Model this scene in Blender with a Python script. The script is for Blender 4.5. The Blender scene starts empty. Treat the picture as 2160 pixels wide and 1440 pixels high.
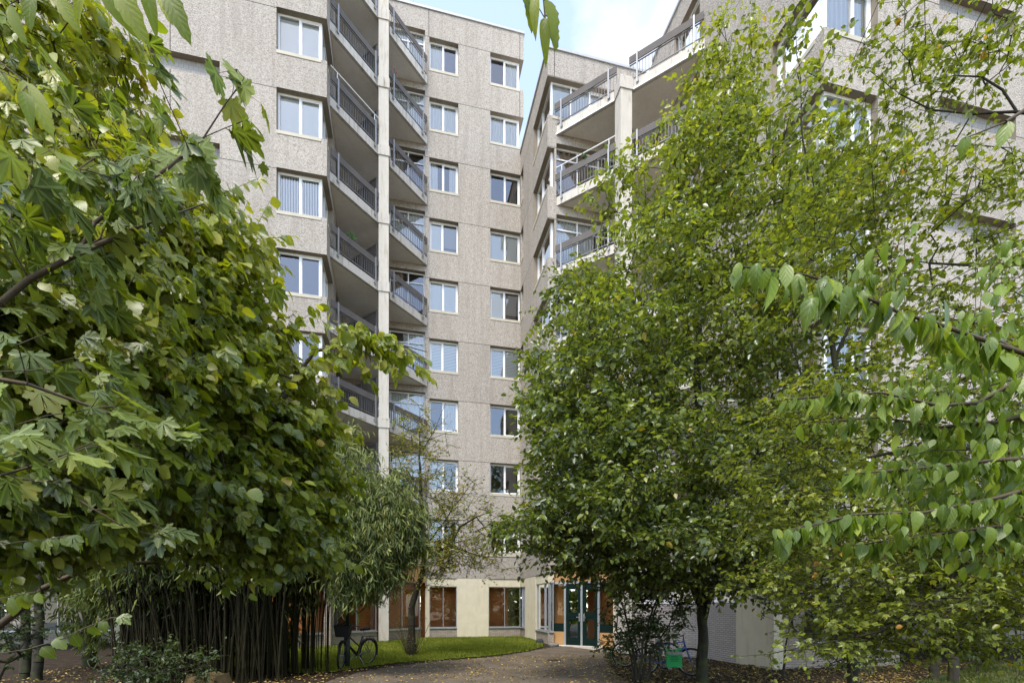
import bpy, math, random
import numpy as np
from mathutils import Vector
R = math.radians
SC = bpy.context.scene
COL = SC.collection

# ---------------------------------------------------------------- camera
F = 1025.0; HOR = 1280.0; EYE = 1.5          # focal length and horizon of the 2160 px photograph
cam_d = bpy.data.cameras.new('camera'); cam = bpy.data.objects.new('camera', cam_d); COL.objects.link(cam)
cam_d.sensor_width = 36.0; cam_d.lens = 36.0 * F / 2160.0
cam_d.shift_y = (HOR - 720.0) / 2160.0
cam.location = (0, 0, EYE); cam.rotation_euler = (R(90), 0, 0)
cam_d.clip_start = 0.05; cam_d.clip_end = 2000
SC.camera = cam

# ---------------------------------------------------------------- light
SUN_EL, SUN_AZ = 56.0, 200.0      # azimuth clockwise from +Y: behind the camera and to the left
w = bpy.data.worlds.new('World'); SC.world = w; w.use_nodes = True
nt = w.node_tree; nt.nodes.clear()
wo = nt.nodes.new('ShaderNodeOutputWorld'); bg = nt.nodes.new('ShaderNodeBackground')
sky = nt.nodes.new('ShaderNodeTexSky'); sky.sky_type = 'NISHITA'; sky.sun_disc = False
sky.sun_elevation = R(SUN_EL); sky.sun_rotation = R(SUN_AZ); sky.air_density = 1.0; sky.dust_density = 0.6; sky.ozone_density = 1.4
tc = nt.nodes.new('ShaderNodeTexCoord'); mp = nt.nodes.new('ShaderNodeMapping')
mp.inputs['Location'].default_value = (0.35, 0.2, 0.1); mp.inputs['Scale'].default_value = (1.0, 1.0, 1.9)
nz = nt.nodes.new('ShaderNodeTexNoise'); nz.inputs['Scale'].default_value = 3.1; nz.inputs['Detail'].default_value = 7; nz.inputs['Roughness'].default_value = 0.55
cr = nt.nodes.new('ShaderNodeValToRGB'); cr.color_ramp.elements[0].position = 0.50; cr.color_ramp.elements[1].position = 0.72
cr.color_ramp.elements[0].color = (0.20, 0.20, 0.20, 1); cr.color_ramp.elements[1].color = (0.90, 0.90, 0.90, 1)
mx = nt.nodes.new('ShaderNodeMix'); mx.data_type = 'RGBA'; mx.inputs['B'].default_value = (3.0, 2.86, 2.74, 1)
L = nt.links.new
L(tc.outputs['Generated'], mp.inputs['Vector']); L(mp.outputs[0], nz.inputs['Vector']); L(nz.outputs['Fac'], cr.inputs['Fac'])
L(cr.outputs['Color'], mx.inputs['Factor']); L(sky.outputs[0], mx.inputs['A']); L(mx.outputs['Result'], bg.inputs['Color'])
bg.inputs['Strength'].default_value = 0.15; L(bg.outputs[0], wo.inputs['Surface'])
sd = bpy.data.lights.new('sun', 'SUN'); sd.energy = 1.1; sd.angle = R(18); sd.color = (1.0, 0.93, 0.82)
so = bpy.data.objects.new('sun', sd); COL.objects.link(so)
az = R(SUN_AZ); el = R(SUN_EL)
sdir = Vector((math.sin(az) * math.cos(el), math.cos(az) * math.cos(el), math.sin(el)))
so.rotation_euler = sdir.to_track_quat('Z', 'Y').to_euler(); so.location = (0, -20, 40)
SC.view_settings.view_transform = 'Standard'; SC.view_settings.look = 'None'
SC.view_settings.exposure = 1.92; SC.view_settings.gamma = 1.0
SC.cycles.max_bounces = 7; SC.cycles.diffuse_bounces = 4; SC.cycles.transmission_bounces = 4; SC.cycles.transparent_max_bounces = 8
SC.cycles.caustics_reflective = False; SC.cycles.caustics_refractive = False

# ---------------------------------------------------------------- helpers
def tag(o, label=None, cat=None, group=None, kind=None):
    if label: o['label'] = label
    if cat: o['category'] = cat
    if group: o['group'] = group
    if kind: o['kind'] = kind
    return o
def empty(name, loc, label=None, cat=None, group=None):
    o = bpy.data.objects.new(name, None); COL.objects.link(o); o.location = loc; o.empty_display_size = 0.2
    return tag(o, label, cat, group)
def origin(o):
    v = Vector((0, 0, 0))
    while o is not None:
        v += Vector(o.location); o = o.parent
    return v
class MB:
    def __init__(s): s.v = []; s.f = []; s.m = []; s.uv = []; s.mi = 0
    def face(s, pts, uv=None):
        b = len(s.v); s.v += [tuple(p) for p in pts]; s.f.append(tuple(range(b, b + len(pts)))); s.m.append(s.mi)
        s.uv += list(uv) if uv else [(0, 0)] * len(pts)
        return s
    def obox(s, c, ax, ay, az):          # centre and three half-axis vectors
        c = Vector(c); ax = Vector(ax); ay = Vector(ay); az = Vector(az)
        P = [c + ax * i + ay * j + az * k for k in (-1, 1) for j in (-1, 1) for i in (-1, 1)]
        for q in ((0, 2, 3, 1), (4, 5, 7, 6), (0, 1, 5, 4), (2, 6, 7, 3), (0, 4, 6, 2), (1, 3, 7, 5)):
            pts = [P[i] for i in q]
            e = (pts[1] - pts[0]).length; g = (pts[2] - pts[1]).length
            s.face(pts, [(0, 0), (e, 0), (e, g), (0, g)])
        return s
    def box(s, x0, x1, y0, y1, z0, z1):
        return s.obox(((x0 + x1) / 2, (y0 + y1) / 2, (z0 + z1) / 2), ((x1 - x0) / 2, 0, 0), (0, (y1 - y0) / 2, 0), (0, 0, (z1 - z0) / 2))
    def wbox(s, P, d, n, u0, u1, v0, v1, z0, z1):   # box in a wall frame: u along d, v along n (inwards)
        P = Vector((P[0], P[1], 0)); d = Vector((d[0], d[1], 0)); n = Vector((n[0], n[1], 0))
        c = P + d * ((u0 + u1) / 2) + n * ((v0 + v1) / 2); c.z = (z0 + z1) / 2
        return s.obox(c, d * ((u1 - u0) / 2), n * ((v1 - v0) / 2), (0, 0, (z1 - z0) / 2))
    def prism(s, poly, z0, z1, bottom=True, top=True):
        n = len(poly)
        for i in range(n):
            a = poly[i]; b = poly[(i + 1) % n]; e = math.dist(a[:2], b[:2])
            s.face([(a[0], a[1], z0), (b[0], b[1], z0), (b[0], b[1], z1), (a[0], a[1], z1)], [(0, z0), (e, z0), (e, z1), (0, z1)])
        if top: s.face([(p[0], p[1], z1) for p in poly])
        if bottom: s.face([(p[0], p[1], z0) for p in reversed(poly)])
        return s
    def tube(s, pts, r, n=8, cap=True):
        pts = [Vector(p) for p in pts]; rr = r if isinstance(r, (list, tuple)) else [r] * len(pts)
        rings = []; prev = None
        for i, p in enumerate(pts):
            t = (pts[min(i + 1, len(pts) - 1)] - pts[max(i - 1, 0)]).normalized()
            if prev is None: a = t.orthogonal().normalized()
            else: a = (prev - t * prev.dot(t)).normalized()
            prev = a; b = t.cross(a); k = len(s.v)
            for j in range(n):
                q = 2 * math.pi * j / n; s.v.append(tuple(p + (a * math.cos(q) + b * math.sin(q)) * rr[i]))
            rings.append(k)
        for i in range(len(rings) - 1):
            for j in range(n):
                j2 = (j + 1) % n
                s.f.append((rings[i] + j, rings[i] + j2, rings[i + 1] + j2, rings[i + 1] + j)); s.m.append(s.mi); s.uv += [(0, 0)] * 4
        if cap:
            s.f.append(tuple(rings[0] + j for j in reversed(range(n)))); s.m.append(s.mi); s.uv += [(0, 0)] * n
            s.f.append(tuple(rings[-1] + j for j in range(n))); s.m.append(s.mi); s.uv += [(0, 0)] * n
        return s
    def torus(s, c, ax, ay, Rr, r, n=28, m=6):
        c = Vector(c); ax = Vector(ax).normalized(); ay = Vector(ay).normalized(); az = ax.cross(ay); k = len(s.v)
        for i in range(n):
            a = 2 * math.pi * i / n; rad = ax * math.cos(a) + ay * math.sin(a)
            for j in range(m):
                b = 2 * math.pi * j / m; s.v.append(tuple(c + rad * (Rr + r * math.cos(b)) + az * (r * math.sin(b))))
        for i in range(n):
            for j in range(m):
                i2 = (i + 1) % n; j2 = (j + 1) % m
                s.f.append((k + i * m + j, k + i2 * m + j, k + i2 * m + j2, k + i * m + j2)); s.m.append(s.mi); s.uv += [(0, 0)] * 4
        return s
    def build(s, name, mats, parent=None, local=False, smooth=False, bevel=0):
        if not isinstance(mats, (list, tuple)): mats = [mats]
        o0 = Vector((0, 0, 0)) if (local or parent is None) else origin(parent)
        me = bpy.data.meshes.new(name)
        me.from_pydata([(v[0] - o0.x, v[1] - o0.y, v[2] - o0.z) for v in s.v], [], s.f)
        for m in mats: me.materials.append(m)
        me.polygons.foreach_set('material_index', s.m)
        uvl = me.uv_layers.new(name='UVMap'); uvl.data.foreach_set('uv', [c for t in s.uv for c in t])
        if smooth: me.polygons.foreach_set('use_smooth', [True] * len(s.f))
        me.update()
        o = bpy.data.objects.new(name, me); COL.objects.link(o)
        if parent: o.parent = parent
        if bevel:
            b = o.modifiers.new('bevel', 'BEVEL'); b.width = bevel; b.segments = 2; b.limit_method = 'ANGLE'
        return o

# ---------------------------------------------------------------- materials
class NB:
    def __init__(s, name):
        s.m = bpy.data.materials.new(name); s.m.use_nodes = True; s.t = s.m.node_tree; s.t.nodes.clear()
        s.out = s.n('ShaderNodeOutputMaterial')
    def n(s, k, **kw):
        x = s.t.nodes.new(k)
        for a, b in kw.items():
            if a in x.inputs.keys(): x.inputs[a].default_value = b
            else: setattr(x, a, b)
        return x
    def l(s, a, b): s.t.links.new(a, b)
    def ramp(s, fac, stops):
        r = s.n('ShaderNodeValToRGB'); e = r.color_ramp.elements
        while len(e) < len(stops): e.new(0.5)
        for i, (p, c) in enumerate(stops): e[i].position = p; e[i].color = (*c, 1) if len(c) == 3 else c
        s.l(fac, r.inputs['Fac']); return r.outputs['Color']
    def mix(s, fac, a, b, mode='MIX'):
        x = s.n('ShaderNodeMix'); x.data_type = 'RGBA'; x.blend_type = mode
        for sock, v in (('Factor', fac), ('A', a), ('B', b)):
            if hasattr(v, 'is_output') or hasattr(v, 'node'): s.l(v, x.inputs[sock])
            else: x.inputs[sock].default_value = v if sock == 'Factor' else (*v, 1)
        return x.outputs['Result']
    def math(s, op, a, b=0.0, c=0.0):
        x = s.n('ShaderNodeMath'); x.operation = op
        for i, v in enumerate((a, b, c)):
            if hasattr(v, 'node'): s.l(v, x.inputs[i])
            else: x.inputs[i].default_value = v
        return x.outputs[0]
    def noise(s, scale, detail=4, vec=None, rough=0.5):
        x = s.n('ShaderNodeTexNoise'); x.inputs['Scale'].default_value = scale; x.inputs['Detail'].default_value = detail; x.inputs['Roughness'].default_value = rough
        if vec is not None: s.l(vec, x.inputs['Vector'])
        return x.outputs['Fac']
    def pos(s): return s.n('ShaderNodeNewGeometry').outputs['Position']
    def bump(s, h, strength=0.3, dist=0.02):
        b = s.n('ShaderNodeBump'); b.inputs['Strength'].default_value = strength; b.inputs['Distance'].default_value = dist; s.l(h, b.inputs['Height']); return b.outputs[0]
    def principled(s, col, rough=0.8, spec=0.3, metal=0.0, normal=None):
        p = s.n('ShaderNodeBsdfPrincipled')
        if hasattr(col, 'node'): s.l(col, p.inputs['Base Color'])
        else: p.inputs['Base Color'].default_value = (*col, 1)
        if hasattr(rough, 'node'): s.l(rough, p.inputs['Roughness'])
        else: p.inputs['Roughness'].default_value = rough
        p.inputs['Specular IOR Level'].default_value = spec; p.inputs['Metallic'].default_value = metal
        if normal is not None: s.l(normal, p.inputs['Normal'])
        s.l(p.outputs[0], s.out.inputs['Surface']); return p
def flat(name, col, rough=0.6, spec=0.3, metal=0.0, var=0.12, scale=6.0, bump=0.0):
    b = NB(name); pz = b.pos(); f = b.noise(scale, 4, pz)
    c = b.mix(f, tuple(x * (1 - var) for x in col), tuple(min(1, x * (1 + var)) for x in col))
    nrm = b.bump(b.noise(scale * 9, 3, pz), bump, 0.01) if bump else None
    b.principled(c, rough, spec, metal, nrm); return b.m

def m_aggregate():
    b = NB('exposed_aggregate'); pz = b.pos()
    AG = 0.86
    v = b.n('ShaderNodeTexVoronoi'); v.inputs['Scale'].default_value = 31.0; b.l(pz, v.inputs['Vector'])
    sx = b.n('ShaderNodeSeparateColor'); b.l(v.outputs['Color'], sx.inputs[0])
    stone = b.ramp(sx.outputs[0], [(0.0, (0.17, 0.145, 0.12)), (0.10, (0.27, 0.235, 0.2)), (0.26, (0.40, 0.355, 0.315)), (0.7, (0.48, 0.432, 0.388)), (1.0, (0.62, 0.575, 0.53))])
    v2 = b.n('ShaderNodeTexVoronoi'); v2.inputs['Scale'].default_value = 52.0; b.l(pz, v2.inputs['Vector'])
    s2 = b.n('ShaderNodeSeparateColor'); b.l(v2.outputs['Color'], s2.inputs[0])
    fine = b.ramp(s2.outputs[1], [(0.0, (0.17, 0.14, 0.115)), (0.3, (0.41, 0.365, 0.325)), (1.0, (0.59, 0.54, 0.495))])
    c = b.mix(0.52, stone, fine)
    big = b.noise(0.6, 5, pz); c = b.mix(b.math('MULTIPLY', b.math('SUBTRACT', big, 0.38), 0.5), c, (0.33, 0.28, 0.235), 'MIX')
    # vertical weather streaks
    mpn = b.n('ShaderNodeMapping'); mpn.inputs['Scale'].default_value = (2.2, 2.2, 0.12); b.l(pz, mpn.inputs['Vector'])
    st = b.noise(2.0, 5, mpn.outputs[0]); stf = b.ramp(st, [(0.48, (0, 0, 0)), (0.76, (0.45, 0.45, 0.45))]); c = b.mix(stf, c, (0.27, 0.235, 0.2))
    # horizontal panel joints at each storey
    sp = b.n('ShaderNodeSeparateXYZ'); b.l(pz, sp.inputs[0])
    fr = b.math('ABSOLUTE', b.math('SUBTRACT', b.math('FRACT', b.math('ADD', b.math('DIVIDE', sp.outputs['Z'], 2.8), 0.5)), 0.502))
    j = b.math('LESS_THAN', fr, 0.0048)
    wn = b.n('ShaderNodeTexWhiteNoise'); wn.noise_dimensions = '1D'; b.l(b.math('FLOOR', b.math('DIVIDE', sp.outputs['Z'], 2.8)), wn.inputs['W'])
    tone = b.math('ADD', b.math('MULTIPLY', wn.outputs['Value'], 0.10), AG - 0.05)
    tn = b.n('ShaderNodeCombineColor'); [b.l(tone, tn.inputs[i]) for i in range(3)]
    c = b.mix(1.0, c, tn.outputs[0], 'MULTIPLY'); c = b.mix(1.0, c, (1.0, 1.0, 0.965), 'MULTIPLY')
    c = b.mix(j, c, (0.10, 0.09, 0.078))
    nrm = b.bump(v.outputs['Distance'], 0.55, 0.02)
    b.principled(c, 0.9, 0.15, 0, nrm); return b.m
def m_concrete(name, col, stain=(0.2, 0.17, 0.11), amt=0.5, scale=1.2):
    b = NB(name); pz = b.pos(); c = b.mix(b.noise(3.0, 6, pz), tuple(x * 0.86 for x in col), tuple(min(1, x * 1.1) for x in col))
    mpn = b.n('ShaderNodeMapping'); mpn.inputs['Scale'].default_value = (4, 4, 0.5); b.l(pz, mpn.inputs['Vector'])
    st = b.noise(scale * 2, 6, mpn.outputs[0], 0.62); f = b.ramp(st, [(0.52, (0, 0, 0)), (0.74, (amt, amt, amt))])
    c = b.mix(f, c, stain)
    b.principled(c, 0.85, 0.2, 0, b.bump(b.noise(40, 4, pz), 0.25, 0.01)); return b.m
def m_brick(name, c1, c2, mortar, w=0.21, h=0.065, rough=0.85, ms=0.007):
    b = NB(name); uv = b.n('ShaderNodeUVMap'); uv.uv_map = 'UVMap'
    br = b.n('ShaderNodeTexBrick'); br.inputs['Scale'].default_value = 1.0; br.inputs['Brick Width'].default_value = w; br.inputs['Row Height'].default_value = h
    br.inputs['Mortar Size'].default_value = ms; br.inputs['Mortar Smooth'].default_value = 0.3; br.inputs['Bias'].default_value = 0.0
    br.inputs['Color1'].default_value = (*c1, 1); br.inputs['Color2'].default_value = (*c2, 1); br.inputs['Mortar'].default_value = (*mortar, 1)
    b.l(uv.outputs[0], br.inputs['Vector'])
    c = b.mix(b.math('MULTIPLY', b.noise(2.5, 6, b.pos()), 0.5), br.outputs['Color'], tuple(x * 0.55 for x in c1))
    inv = b.math('SUBTRACT', 1.0, br.outputs['Fac'])
    b.principled(c, rough, 0.2, 0, b.bump(inv, 0.5, 0.01)); return b.m
def m_glass(name='window_glass', k=1.6, m=0.08):
    b = NB(name)
    tr = b.n('ShaderNodeBsdfTransparent'); tr.inputs['Color'].default_value = (0.90, 0.93, 0.92, 1)
    gl = b.n('ShaderNodeBsdfGlossy'); gl.inputs['Roughness'].default_value = 0.015; gl.inputs['Color'].default_value = (1, 1, 1, 1)
    nz = b.noise(0.8, 2, b.pos()); bp = b.bump(nz, 0.12, 0.03); b.l(bp, gl.inputs['Normal'])
    fr = b.n('ShaderNodeFresnel'); fr.inputs['IOR'].default_value = 1.52
    f = b.math('ADD', b.math('MULTIPLY', fr.outputs[0], k), m)
    ms = b.n('ShaderNodeMixShader'); b.l(f, ms.inputs[0]); b.l(tr.outputs[0], ms.inputs[1]); b.l(gl.outputs[0], ms.inputs[2])
    b.l(ms.outputs[0], b.out.inputs['Surface']); return b.m
def m_blind():
    b = NB('venetian_blind'); sp = b.n('ShaderNodeSeparateXYZ'); b.l(b.pos(), sp.inputs[0])
    s = b.math('SINE', b.math('MULTIPLY', sp.outputs['Z'], 90.0)); c = b.ramp(s, [(0.2, (0.45, 0.45, 0.44)), (0.6, (0.85, 0.85, 0.83))])
    b.principled(c, 0.5, 0.3); return b.m
def m_cloth(name, col):
    b = NB(name); d = b.n('ShaderNodeBsdfDiffuse'); d.inputs['Color'].default_value = (*col, 1)
    t = b.n('ShaderNodeBsdfTranslucent'); t.inputs['Color'].default_value = (*col, 1); ms = b.n('ShaderNodeMixShader'); ms.inputs[0].default_value = 0.3
    b.l(d.outputs[0], ms.inputs[1]); b.l(t.outputs[0], ms.inputs[2]); b.l(ms.outputs[0], b.out.inputs['Surface']); return b.m
def m_leaf(name, stops, rough=0.42, trans=0.35, veins=7.0, vein_col=(0.2, 0.26, 0.07), under=1.35, spec=0.5, spots=0.25):
    b = NB(name)
    at = b.n('ShaderNodeAttribute'); at.attribute_name = 'tint'
    c = b.ramp(at.outputs['Fac'], stops)
    uv = b.n('ShaderNodeUVMap'); uv.uv_map = 'UVMap'; sp = b.n('ShaderNodeSeparateXYZ'); b.l(uv.outputs[0], sp.inputs[0])
    av = b.math('ABSOLUTE', sp.outputs['Y'])
    rib = b.math('LESS_THAN', av, 0.035)
    w = b.math('SINE', b.math('MULTIPLY', b.math('SUBTRACT', sp.outputs['X'], b.math('MULTIPLY', av, 0.75)), veins * 6.283))
    lat = b.ramp(w, [(0.93, (0, 0, 0)), (1.0, (0.5, 0.5, 0.5))])
    c = b.mix(b.math('MULTIPLY', rib, 0.6), c, vein_col)
    c = b.mix(lat, c, vein_col)
    sn = b.noise(30, 4, b.pos(), 0.7); sf = b.ramp(sn, [(0.62, (0, 0, 0)), (0.75, (spots, spots, spots))]); c = b.mix(sf, c, (0.16, 0.11, 0.03))
    geo = b.n('ShaderNodeNewGeometry')
    und = b.mix(1.0, c, (under, under * 0.97, under * 1.15), 'MULTIPLY')
    c2 = b.mix(geo.outputs['Backfacing'], c, und)
    rg = b.mix(geo.outputs['Backfacing'], (rough,) * 3, (0.7,) * 3)
    p = b.n('ShaderNodeBsdfPrincipled'); b.l(c2, p.inputs['Base Color']); b.l(rg, p.inputs['Roughness']); p.inputs['Specular IOR Level'].default_value = spec
    b.l(b.bump(w, 0.12, 0.002), p.inputs['Normal'])
    t = b.n('ShaderNodeBsdfTranslucent'); tcol = b.mix(1.0, c, (1.7, 1.7, 0.55), 'MULTIPLY'); b.l(tcol, t.inputs['Color'])
    ms = b.n('ShaderNodeMixShader'); ms.inputs[0].default_value = trans; b.l(p.outputs[0], ms.inputs[1]); b.l(t.outputs[0], ms.inputs[2])
    b.l(ms.outputs[0], b.out.inputs['Surface']); return b.m
def m_bark(name, c1, c2, moss=0.0, scale=10):
    b = NB(name); pz = b.pos(); mpn = b.n('ShaderNodeMapping'); mpn.inputs['Scale'].default_value = (1, 1, 0.25); b.l(pz, mpn.inputs['Vector'])
    f = b.noise(scale, 7, mpn.outputs[0], 0.65); c = b.mix(f, c1, c2)
    if moss: c = b.mix(b.ramp(b.noise(4, 5, pz), [(0.45, (0, 0, 0)), (0.65, (moss,) * 3)]), c, (0.07, 0.09, 0.02))
    b.principled(c, 0.9, 0.15, 0, b.bump(f, 0.6, 0.02)); return b.m

M = {}
M['agg'] = m_aggregate()
M['smooth'] = m_concrete('smooth_concrete', (0.27, 0.23, 0.18), (0.15, 0.12, 0.08), 0.5)
M['slab'] = m_concrete('painted_concrete', (0.54, 0.50, 0.44), (0.17, 0.135, 0.085), 0.8)
M['under'] = m_concrete('slab_underside', (0.82, 0.77, 0.69), (0.6, 0.55, 0.47), 0.4)
M['pillar'] = m_concrete('pillar_paint', (0.56, 0.52, 0.45), (0.3, 0.25, 0.17), 0.6)
M['sill'] = flat('sill_stone', (0.47, 0.43, 0.34), 0.7, var=0.15, scale=3)
M['frame'] = flat('white_frame', (0.78, 0.78, 0.765), 0.35, 0.5, var=0.04)
M['alu'] = flat('grey_aluminium', (0.42, 0.44, 0.46), 0.35, 0.5, 0.6, var=0.08)
M['galv'] = flat('galvanised_steel', (0.30, 0.30, 0.295), 0.45, 0.5, 0.5, var=0.15)
M['baluster'] = flat('baluster_steel', (0.16, 0.16, 0.16), 0.5, 0.4, 0.4, var=0.2)
M['board'] = flat('railing_board', (0.118, 0.106, 0.098), 0.75, 0.2, var=0.3, scale=2.5)
M['glass'] = m_glass(); M['shopglass'] = m_glass('clear_glass', 1.0, 0.0)
M['room'] = flat('room_wall', (0.26, 0.24, 0.22), 0.9, var=0.2, scale=1)
M['curtain'] = m_cloth('white_curtain', (0.90, 0.89, 0.86)); M['shade'] = m_cloth('grey_shade', (0.42, 0.38, 0.36))
M['brown_cur'] = m_cloth('brown_curtain', (0.45, 0.32, 0.23)); M['blind'] = m_blind()
M['cream'] = m_concrete('cream_paint', (0.62, 0.56, 0.42), (0.36, 0.30, 0.2), 0.4, 0.8)
M['gbrick'] = m_brick('grey_brick', (0.42, 0.36, 0.295), (0.30, 0.255, 0.21), (0.16, 0.135, 0.11))
M['wbrick'] = m_brick('white_painted_brick', (0.54, 0.49, 0.44), (0.45, 0.40, 0.36), (0.2, 0.17, 0.145), ms=0.009)
M['obrick'] = m_brick('orange_brick', (0.92, 0.34, 0.10), (0.78, 0.26, 0.075), (0.5, 0.2, 0.08))
M['orange'] = flat('orange_paint', (0.95, 0.36, 0.10), 0.7, var=0.06, scale=1); M['peach'] = flat('peach_panel', (0.7, 0.34, 0.14), 0.6, var=0.08, scale=1)
M['tan'] = flat('tan_panel', (0.42, 0.24, 0.10), 0.6, var=0.08, scale=1)
M['green'] = flat('dark_green_paint', (0.003, 0.013, 0.010), 0.45, 0.15, var=0.1)
M['tile'] = m_brick('grey_tile', (0.36, 0.35, 0.33), (0.33, 0.31, 0.29), (0.2, 0.19, 0.17), w=0.15, h=0.15, ms=0.006)
M['joint'] = flat('panel_joint', (0.06, 0.05, 0.045), 0.9)
M['coping'] = flat('zinc_coping', (0.42, 0.42, 0.41), 0.5, 0.4, 0.3)
M['black'] = flat('black_rubber', (0.012, 0.012, 0.013), 0.6, 0.3); M['blackpaint'] = flat('black_paint', (0.014, 0.015, 0.017), 0.3, 0.5)
M['chrome'] = flat('bright_steel', (0.6, 0.6, 0.6), 0.25, 0.5, 0.9); M['blue'] = flat('blue_paint', (0.05, 0.10, 0.27), 0.3, 0.5)
M['gplastic'] = flat('green_plastic', (0.012, 0.36, 0.09), 0.4, 0.4, var=0.15, scale=8); M['gdark'] = flat('green_print', (0.008, 0.14, 0.04), 0.6)
M['dgpost'] = flat('dark_post_paint', (0.02, 0.03, 0.026), 0.45, 0.4)
M['stone'] = flat('boulder_stone', (0.17, 0.165, 0.15), 0.85, var=0.35, scale=5, bump=0.5); M['dstone'] = flat('dark_stone', (0.035, 0.037, 0.045), 0.6, var=0.3, scale=9, bump=0.4)
M['pink'] = flat('pink_petal', (0.7, 0.05, 0.3), 0.6); M['leafpot'] = flat('pot_leaf', (0.05, 0.16, 0.02), 0.5, var=0.4, scale=40)
# ---------------------------------------------------------------- plan geometry
AA = np.array((0.9763, 0.2164)); DD = np.array((-0.2164, 0.9763)); NA = DD   # two wall directions
def at(P, s, d=AA): return (P[0] + d[0] * s, P[1] + d[1] * s)
def along(P, d, px):                      # distance along a wall at which it meets an image column
    r = (px - 1080.0) / F
    return (r * P[1] - P[0]) / (d[0] - r * d[1])
def unit(a, b):
    v = np.array((b[0] - a[0], b[1] - a[1])); l = float(np.hypot(*v)); return v / l, l
c1 = (-6.60, 17.32); c2 = (0.42, 23.55); c3 = (1.40, 19.10); c4 = (7.45, 11.60)
k1 = (-7.585, 21.77); k2 = (5.586, 20.03)
F2L = (-3.92, 22.58)
ST = 2.8
def ground_z(x, y):
    def sm(t): t = min(1, max(0, t)); return t * t * (3 - 2 * t)
    return 0.07 * sm((y - 12) / 8) * (1 - sm((x - 1.5) / 3)) - 0.17 * sm((x - 1.0) / 4.0)

def wall(mb, P, d, n, Lw, z0, z1, holes, th=0.24, m_face=0, m_rev=1, trim=False):
    """front face with openings (u0,u1,za,zb), reveals of depth th"""
    us = sorted({0.0, Lw} | {max(0, min(Lw, h[0])) for h in holes} | {max(0, min(Lw, h[1])) for h in holes})
    zs = sorted({z0, z1} | {h[2] for h in holes} | {h[3] for h in holes})
    pt = lambda u, v, z: (P[0] + d[0] * u + n[0] * v, P[1] + d[1] * u + n[1] * v, z)
    mb.mi = m_face
    for i in range(len(us) - 1):
        uc = (us[i] + us[i + 1]) / 2; run = None
        for k in range(len(zs) - 1):
            zc = (zs[k] + zs[k + 1]) / 2
            if any(h[0] < uc < h[1] and h[2] < zc < h[3] for h in holes): continue
            mb.face([pt(us[i], 0, zs[k]), pt(us[i + 1], 0, zs[k]), pt(us[i + 1], 0, zs[k + 1]), pt(us[i], 0, zs[k + 1])],
                    [(us[i], zs[k]), (us[i + 1], zs[k]), (us[i + 1], zs[k + 1]), (us[i], zs[k + 1])])
    mb.mi = m_rev
    for (a, b, za, zb) in holes:
        if za < z0: continue
        lo = a <= 0.001; hi = b >= Lw - 0.001; A = max(a, 0); B = min(b, Lw)
        A2 = A + th if False else A
        e0 = -0 if not lo else 0; 
        ua, ub = A, B
        if lo and trim: ua = th
        mb.face([pt(ua, 0, zb), pt(ub, 0, zb), pt(ub, th, zb), pt(ua, th, zb)])
        mb.face([pt(ua, th, za), pt(ub, th, za), pt(ub, 0, za), pt(ua, 0, za)])
        if not lo: mb.face([pt(ua, 0, za), pt(ua, 0, zb), pt(ua, th, zb), pt(ua, th, za)])
        if not hi: mb.face([pt(ub, th, za), pt(ub, th, zb), pt(ub, 0, zb), pt(ub, 0, za)])

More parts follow.
